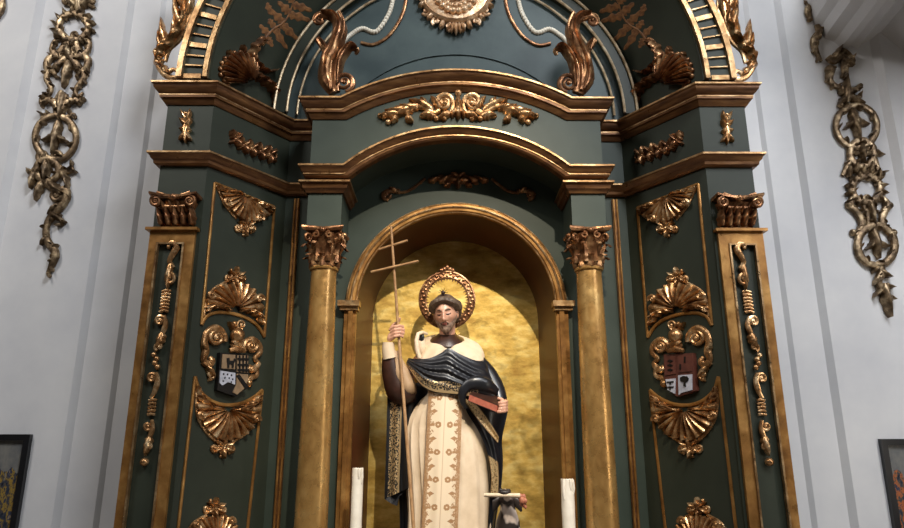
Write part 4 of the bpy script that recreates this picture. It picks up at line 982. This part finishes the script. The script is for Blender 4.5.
# book
o0 = S(468, 401, -.245); ex = S(496.5, 412.5, -.235)-o0; ez = S(469.2, 393.6, -.245)-o0; ey = S(480, 388.5, -.11)-S(469.2, 393.6, -.245)
bk = thing('book', tuple(o0), 'closed book with red page edges held in the left hand of the statue', 'book')
def bxx(a0, a1, b0, b1, c0, c1): return [o0+ex*x+ey*y+ez*z for x in (a0, a1) for y in (b0, b1) for z in (c0, c1)]
FB = [(0,1,3,2),(4,6,7,5),(0,4,5,1),(2,3,7,6),(0,2,6,4),(1,5,7,3)]
lab(MB().add(bxx(.01, .985, .01, .96, .08, .92), FB).build('page_block', M['pagered'], bk, False), 'red page edges')
for z0, z1 in ((0, .08), (.92, 1.0)): MB().add(bxx(0, 1, 0, 1, z0, z1), FB).build('cover', M['bookcover'], bk, False)
MB().add(bxx(0, 1, .96, 1.0, .08, .92), FB).build('spine', M['bookcover'], bk, False)

# dog with a torch in its mouth at the saint's feet
DY = 4.34
def D(px, py, dy=0): return U(px, py, DY+dy)
dg0 = thing('dog_statue', (D(508, 520).x, DY+.1, ZF), 'small black and white painted dog sitting beside the statue with a torch in its jaws', 'dog')
mb = MB(); zf = ZF+.0
mb.ell((D(508, 520).x, DY+.13, ZF+.13), (.10, .14, .13)); mb.tube([(D(508, 520).x, DY+.1, ZF+.16), D(508, 522, .03), D(508, 510, .0), D(507, 501, -.01)], [.095, .072, .048, .042], 14)
mb.ell(D(506.5, 499, -.02), (.044, .052, .042)); mb.tube([D(506, 499, -.04), D(505.5, 494.5, -.075), D(505, 491.5, -.10)], [.042, .032, .022], 12)
for sx in (-1, 1):
    mb.tube([(D(508, 520).x+sx*.055, DY+.04, ZF+.2), (D(508, 520).x+sx*.055, DY+.01, ZF+.1), (D(508, 520).x+sx*.055, DY+.0, ZF+.025)], [.042, .03, .026], 10)
    mb.ell((D(508, 520).x+sx*.055, DY-.02, ZF+.02), (.028, .042, .02)); mb.ell((D(508, 520).x+sx*.09, DY+.16, ZF+.09), (.05, .09, .085)); mb.ell((D(508, 520).x+sx*.1, DY+.08, ZF+.02), (.028, .06, .02))
mb.tube([(D(508, 520).x, DY+.22, ZF+.05), (D(508, 520).x+.10, DY+.22, ZF+.03), (D(508, 520).x+.16, DY+.17, ZF+.04)], [.025, .02, .01], 8)
do = mb.build('body', M['dog'], dg0)
rm = do.modifiers.new('fuse', 'REMESH'); rm.mode = 'VOXEL'; rm.voxel_size = .006
dg = bpy.context.evaluated_depsgraph_get(); me2 = bpy.data.meshes.new_from_object(do.evaluated_get(dg)); do.modifiers.clear(); do.data = me2; me2.shade_smooth()
for x0, x1, x2, s_ in ((500, 496, 493.5, 1), (513, 517.5, 521.5, -1)):
    mb = MB(); mb.tube([D(x0, 498.5, -.02), D(x1, 503, -.025), D(x2, 511.5, -.02)], [.016, .028, .006], 10, N=(s_*.3, -1, 0), flat=.4); lab(mb.build('ear', M['dogdark'], dg0), 'black hanging ear')
lab(MB().ell(D(504.5, 492.3, -.10), (.040, .034, .018)).ell(D(501, 490.3, -.11), (.014, .014, .012)).ell(D(508, 490.6, -.10), (.017, .014, .012)).build('muzzle', M['dogdark'], dg0), 'dark muzzle gripping the torch')
for x in (501.5, 510.5): lab(MB().ell(D(x, 497, -.06), (.007, .006, .007)).build('eye', M['dogdark'], dg0), 'dark eye')
tr = thing('torch', tuple(D(503, 496, -.12)), 'pale wooden torch held crosswise in the jaws of the dog', 'torch')
mb = MB(); mb.tube([D(484, 495, -.105), D(503, 495.2, -.115), D(520, 495.6, -.12)], [.011, .0125, .0145], 12); mb.build('handle', M['cream'], tr)
mb = MB()
for x, y, r in ((520.5, 497, .016), (523.5, 497, .015), (522, 500.5, .018), (525, 501, .014), (524, 504.5, .015), (521.5, 504, .012), (525.5, 507, .009)): mb.ell(D(x, y, -.12+(x*7 % 3)*.006), (r, r, r*1.25), nu=9, nv=7)
lab(mb.build('flame', M['flame'], tr), 'carved reddish flame')

# candles on the shelf
def candle(xt, yt, w, Y, label, drip):
    t = U(xt, yt, Y); X = t.x; r = w; z0 = .96
    c = thing('candle', (X, Y, z0), label, 'candle', None)
    mb = MB(); R_ = []; n = 28
    for i in range(16):
        z = z0+(t.z-z0)*i/15
        R_.append([Vector((X+(r+.0025*noise.noise(Vector((k*.8, i*.6, drip))))*math.cos(2*math.pi*k/n), Y+r*math.sin(2*math.pi*k/n), z+(.012*noise.noise(Vector((k*.7, 9, drip))) if i == 15 else 0))) for k in range(n)])
    R_.append([Vector((X+r*.72*math.cos(2*math.pi*k/n), Y+r*.72*math.sin(2*math.pi*k/n), t.z-.01)) for k in range(n)]); R_.append([Vector((X+r*.3*math.cos(2*math.pi*k/n), Y+r*.3*math.sin(2*math.pi*k/n), t.z-.022)) for k in range(n)])
    mb.rings(R_)
    for k in range(drip):
        a = -1.7+.55*k*(1 if k % 2 else -1)+.5; ln = .06+.07*((k*37) % 5)/5; mb.tube([Vector((X+r*math.cos(a), Y+r*math.sin(a), t.z-.004)), Vector((X+(r+.003)*math.cos(a), Y+(r+.003)*math.sin(a), t.z-ln*.6)), Vector((X+r*math.cos(a), Y+r*math.sin(a), t.z-ln))], [.008, .009, .005], 8)
    mb.build('wax', M['wax'], c)
    MB().tube([(X, Y, t.z-.024), (X+.002, Y, t.z-.008)], .0025, 6).build('wick', M['black'], c)
candle(358, 468, .034, 4.36, 'thick unlit white candle at the left edge of the niche', 2)
candle(567, 479, .039, 4.36, 'thick unlit white candle with wax drips at the right edge of the niche', 4)

# ------------------------------------------------------------------ carvings hung on the wall
PLW = YPlane(4.733)
def ring(s, pl, c, rx, ry, r): 
    pts = [(c[0]+rx*math.cos(2*math.pi*i/28), c[1]+ry*math.sin(2*math.pi*i/28)) for i in range(29)]
    stroke(s, pl, pts, r, k=1)
    for i in range(1, 28, 4): leaf(s, pl, pts[i], (c[0]+(rx-4.5)*math.cos(2*math.pi*(i+1.6)/28), c[1]+(ry-4.5)*math.sin(2*math.pi*(i+1.6)/28)), 1.8, .6, .05, 2)
def wreath(s, c, rx, ry):
    ring(s, PLW, c, rx*.78, ry*.78, .03)
    for i in range(14):
        a = 2*math.pi*i/14; leaf(s, PLW, (c[0]+rx*.72*math.cos(a), c[1]+ry*.72*math.sin(a)), (c[0]+rx*1.2*math.cos(a+.25), c[1]+ry*1.15*math.sin(a+.25)), 3.2, 1.2, .05, 2)
def busy(s, pl, pts, r, **k):            # a stroke with little leaves sprouting along it
    stroke(s, pl, pts, r, **k)
    q = smooth_pts(pts, 4)
    for i in range(2, len(q)-1, 3):
        tx, ty = q[i][0]-q[i-1][0], q[i][1]-q[i-1][1]; l = math.hypot(tx, ty) or 1; m = random.choice((-1, 1)); ln = random.uniform(3.6, 6.0)
        leaf(s, pl, q[i], (q[i][0]+(-ty*m*.8+tx*.7)/l*ln, q[i][1]+(tx*m*.8+ty*.7)/l*ln), random.uniform(1.5, 2.3), m*.8, .045, 2)
def pair(s, cx, pts, r, slant=0):
    for m in (1, -1): busy(s, PLW, [(cx(y)+m*x, y+m*x*slant) for x, y in pts], r)
def left_carving():
    s = MB(); cx = lambda y: 80-.175*y-.00001*y*y
    for m in (1, -1):
        leaf(s, PLW, (80, 8), (80+m*18, -8), 5, m*3, .05); leaf(s, PLW, (80, 6), (80+m*7, -14), 4, m*2, .05); volute(s, PLW, (80+m*13, 3), 5, 1.3, 1, m, .018)
    leaf(s, PLW, (79, 14), (80, -10), 6, 0, .05); wreath(s, (74.5, 28), 19, 17); volute(s, PLW, (76, 36), 4.5, 1.3, 1, 1, .016)
    pair(s, cx, [(5, 44), (9, 52), (14, 56), (18, 50), (17, 42), (12, 40)], (.03, .028, .014)); pair(s, cx, [(3, 40), (4, 52), (3, 62)], (.026, .02))
    pair(s, cx, [(6, 58), (14, 57), (20, 62), (19, 70), (13, 71), (9, 66)], (.03, .032, .014)); pair(s, cx, [(16, 70), (19, 78), (15, 85), (12, 92), (16, 97), (20, 93)], (.026, .022, .012))
    pair(s, cx, [(2, 58), (8, 64), (13, 70), (10, 78)], (.026, .028, .012))
    leaf(s, PLW, (70, 62), (64.5, 90), 6, 1, .055); leaf(s, PLW, (69, 60), (69, 45), 6, 0, .05)
    pair(s, cx, [(2, 110), (7, 103), (14, 101), (19, 104), (20, 98)], (.034, .026, .02)); leaf(s, PLW, (63, 92), (61, 120), 7, 0, .055); pair(s, cx, [(3, 96), (6, 104), (4, 114)], (.024, .016))
    pair(s, cx, [(8, 118), (14, 115), (17, 119)], (.02, .014)); ring(s, PLW, (56.5, 138.5), 20.5, 22, .026)
    leaf(s, PLW, (60, 122), (54, 156), 6, 1, .06); leaf(s, PLW, (58, 132), (43, 142), 4, -4, .05); leaf(s, PLW, (57, 134), (71, 143), 4, 4, .05)
    ring(s, PLW, (48.5, 171), 11, 11, .028); leaf(s, PLW, (48, 160), (46.5, 182), 6, 0, .06); volute(s, PLW, (44, 157), 6, 1.3, 2, 1, .02); volute(s, PLW, (57, 157), 6, 1.3, 1, -1, .02)
    busy(s, PLW, [(38, 167), (32, 173), (28, 170)], (.024, .016)); busy(s, PLW, [(60, 168), (67, 172), (73, 171), (71, 166)], (.024, .014)); leaf(s, PLW, (36, 172), (32, 190), 4.5, 2, .05); leaf(s, PLW, (62, 172), (69, 190), 4.5, -3, .05)
    leaf(s, PLW, (44, 182), (37, 202), 5, 3, .05); leaf(s, PLW, (50, 182), (66, 194), 6, 3, .055); volute(s, PLW, (57, 196), 6, 1.4, 0, 1, .02)
    busy(s, PLW, [(48, 184), (58, 192), (66, 190), (68, 198), (63, 206), (57, 212), (50, 220), (47, 232), (49, 243), (55, 250), (56, 258), (52, 267), (48, 274)], (.03, .03, .032, .026, .028, .034, .012))
    leaf(s, PLW, (52, 216), (64, 223), 4, -4, .05); busy(s, PLW, [(49, 222), (57, 217), (63, 222), (62, 226)], (.026, .012)); leaf(s, PLW, (48, 238), (42, 246), 3.5, 2, .04, 2); leaf(s, PLW, (53, 250), (60, 245), 3.5, -2, .04, 2); leaf(s, PLW, (60, 205), (50, 216), 4, 2, .05)
    return s
tag(left_carving().build('wall_carving', M['old_gilt']), 'tarnished gilt openwork carving hanging on the white wall at the left', 'carving')
def right_carving():
    s = MB(); cx = lambda y: 845+.142*(y-95)
    leaf(s, PLW, (833, 64), (841, 46), 4, -2, .05); busy(s, PLW, [(827, 58), (832, 62), (840, 58), (846, 63), (851, 62), (846, 54), (840, 50)], (.03, .036, .03, .02)); leaf(s, PLW, (840, 58), (852, 66), 4, 2, .05); busy(s, PLW, [(843, 62), (844, 72), (845, 80)], (.034, .024)); bead(s, PLW, (844, 70), .03)
    busy(s, PLW, [(827, 68), (829, 72), (828, 80), (833, 86), (840, 88)], (.026, .036, .026, .02)); bead(s, PLW, (829, 71), .042)
    leaf(s, PLW, (846, 104), (845, 78), 6, 0, .06); busy(s, PLW, [(848, 92), (855, 90), (861, 85)], (.03, .016)); busy(s, PLW, [(848, 96), (858, 98), (860, 94)], (.024, .014)); leaf(s, PLW, (845, 98), (838, 106), 4, 1, .05); leaf(s, PLW, (850, 98), (863, 105), 4, 1, .05); leaf(s, PLW, (842, 96), (838, 88), 4, 1, .05)
    for x in (840, 847, 854, 861): bead(s, PLW, (x, 106+(x-840)*.05), .026)
    ring(s, PLW, (855.5, 127), 20.5, 21, .026); leaf(s, PLW, (851, 110), (858, 143), 6, -1, .06); leaf(s, PLW, (853, 118), (842, 130), 4, -4, .05); leaf(s, PLW, (855, 118), (868, 126), 4, 4, .05)
    ring(s, PLW, (861, 154), 12, 13, .028); leaf(s, PLW, (860, 144), (862, 164), 5, 0, .06); volute(s, PLW, (855, 149), 5.5, 1.3, 1, 1, .02); volute(s, PLW, (867, 149), 5.5, 1.3, 2, -1, .02)
    leaf(s, PLW, (871, 148), (883, 156), 3.5, 3, .04); busy(s, PLW, [(873, 160), (878, 172), (884, 175)], (.028, .016)); busy(s, PLW, [(850, 158), (846, 168), (842, 176)], (.028, .016))
    for x, y in ((848, 172), (855, 168), (862, 172), (870, 169), (878, 176)): leaf(s, PLW, (x, y+6), (x-1, y-6), 4, 1, .05, 2)
    wreath(s, (865, 190), 18, 17); volute(s, PLW, (866.5, 199), 4.5, 1.3, 1, 1, .016)
    c2 = lambda y: 868+.165*(y-205)
    for m in (1, -1):
        busy(s, PLW, [(c2(y)+m*x, y) for x, y in ((14, 198), (19, 206), (14, 212), (10, 222), (13, 230), (18, 236))], (.024, .03, .028, .026)); bead(s, PLW, (c2(207)+m*20, 206), .03); bead(s, PLW, (c2(232)+m*20, 233), .028); busy(s, PLW, [(c2(y)+m*x, y) for x, y in ((5, 206), (3, 218), (4, 228))], (.022, .016))
    leaf(s, PLW, (870, 204), (873, 228), 4, 0, .05)
    ring(s, PLW, (875, 246), 18.5, 20, .03); leaf(s, PLW, (872, 230), (877, 260), 6, -1, .06); leaf(s, PLW, (873, 240), (863, 250), 3.6, -4, .05); leaf(s, PLW, (875, 240), (889, 247), 3.6, 4, .05)
    busy(s, PLW, [(875, 262), (881, 272), (877, 282), (883, 292)], (.026, .03, .028))
    for a, b in (((879, 270), (890, 278)), ((880, 278), (872, 286)), ((882, 284), (893, 288)), ((882, 290), (872, 298)), ((884, 294), (894, 300)), ((878, 268), (871, 274))): leaf(s, PLW, a, b, 3.6, 1.5, .05, 2)
    leaf(s, PLW, (882, 284), (888, 318), 6, 0, .07)
    return s
tag(right_carving().build('wall_carving', M['old_gilt']), 'tarnished gilt openwork carving hanging on the white wall at the right', 'carving')
s = MB(); busy(s, PLW, [(816, 26), (818, 34), (813, 42), (815, 52), (821, 62)], (.022, .034, .03, .012)); leaf(s, PLW, (816, 40), (820, 30), 3, 1, .05, 2); bead(s, PLW, (814, 44), .034)
tag(s.build('carved_fragment', M['old_gilt']), 'small tarnished gilt scroll fragment beside the plaster cornice at upper right', 'carving')
s = MB(); PL2 = YPlane(4.731); stroke(s, PL2, [(806, -6), (811, 4), (807, 12), (809, 20)], (.03, .036, .03, .018)); leaf(s, PL2, (809, 12), (817, 7), 3.5, 1, .05, 2); bead(s, PL2, (809, 20), .024); leaf(s, PL2, (808, 6), (803, -8), 3.5, 1, .05, 2)
tag(s.build('carved_fragment', M['old_gilt']), 'small tarnished gilt scroll fragment at the very top right edge', 'carving')
s = MB(); PL3 = YPlane(4.685); stroke(s, PL3, [(-8, 22), (0, 14), (3, 6), (2, -4), (-4, -14)], (.03, .034, .026, .03)); leaf(s, PL3, (0, 12), (-4, 24), 4, 2, .05)
tag(s.build('carved_fragment', M['old_gilt']), 'tip of a tarnished gilt carving at the left edge of the photo', 'carving')

# ------------------------------------------------------------------ framed pictures
def picture(x0, x1, z0, z1, Y, warm, label):
    c = thing('framed_picture', ((x0+x1)/2, Y, z0), label, 'picture')
    mb = MB(); t = .04
    for a, b in (((x0, z0), (x1, z0+t)), ((x0, z1-t), (x1, z1)), ((x0, z0+t), (x0+t, z1-t)), ((x1-t, z0+t), (x1, z1-t))): mb.box((a[0], Y-.035, a[1]), (b[0], Y, b[1]))
    mb.build('frame', M['dark_frame'], c, False)
    mb = MB(); mb.add([(x0+t, Y-.012, z0+t), (x1-t, Y-.012, z0+t), (x1-t, Y-.012, z1-t), (x0+t, Y-.012, z1-t), (x0+t, Y-.004, z0+t), (x1-t, Y-.004, z0+t), (x1-t, Y-.004, z1-t), (x0+t, Y-.004, z1-t)], [(0, 1, 2, 3), (7, 6, 5, 4), (0, 4, 5, 1), (2, 6, 7, 3), (1, 5, 6, 2), (0, 3, 7, 4)], [(0, 0), (1, 0), (1, 1), (0, 1)]*2)
    mb.build('canvas', painting_mat('painted_scene', warm), c, False)
picture(-3.28, -2.85, .98, 1.81, 4.738, (150, 122, 52), 'dark framed painting of a crowd at the lower left edge')
picture(2.855, 3.285, .96, 1.78, 4.738, (176, 96, 48), 'dark framed painting with orange robed figure at the lower right edge')
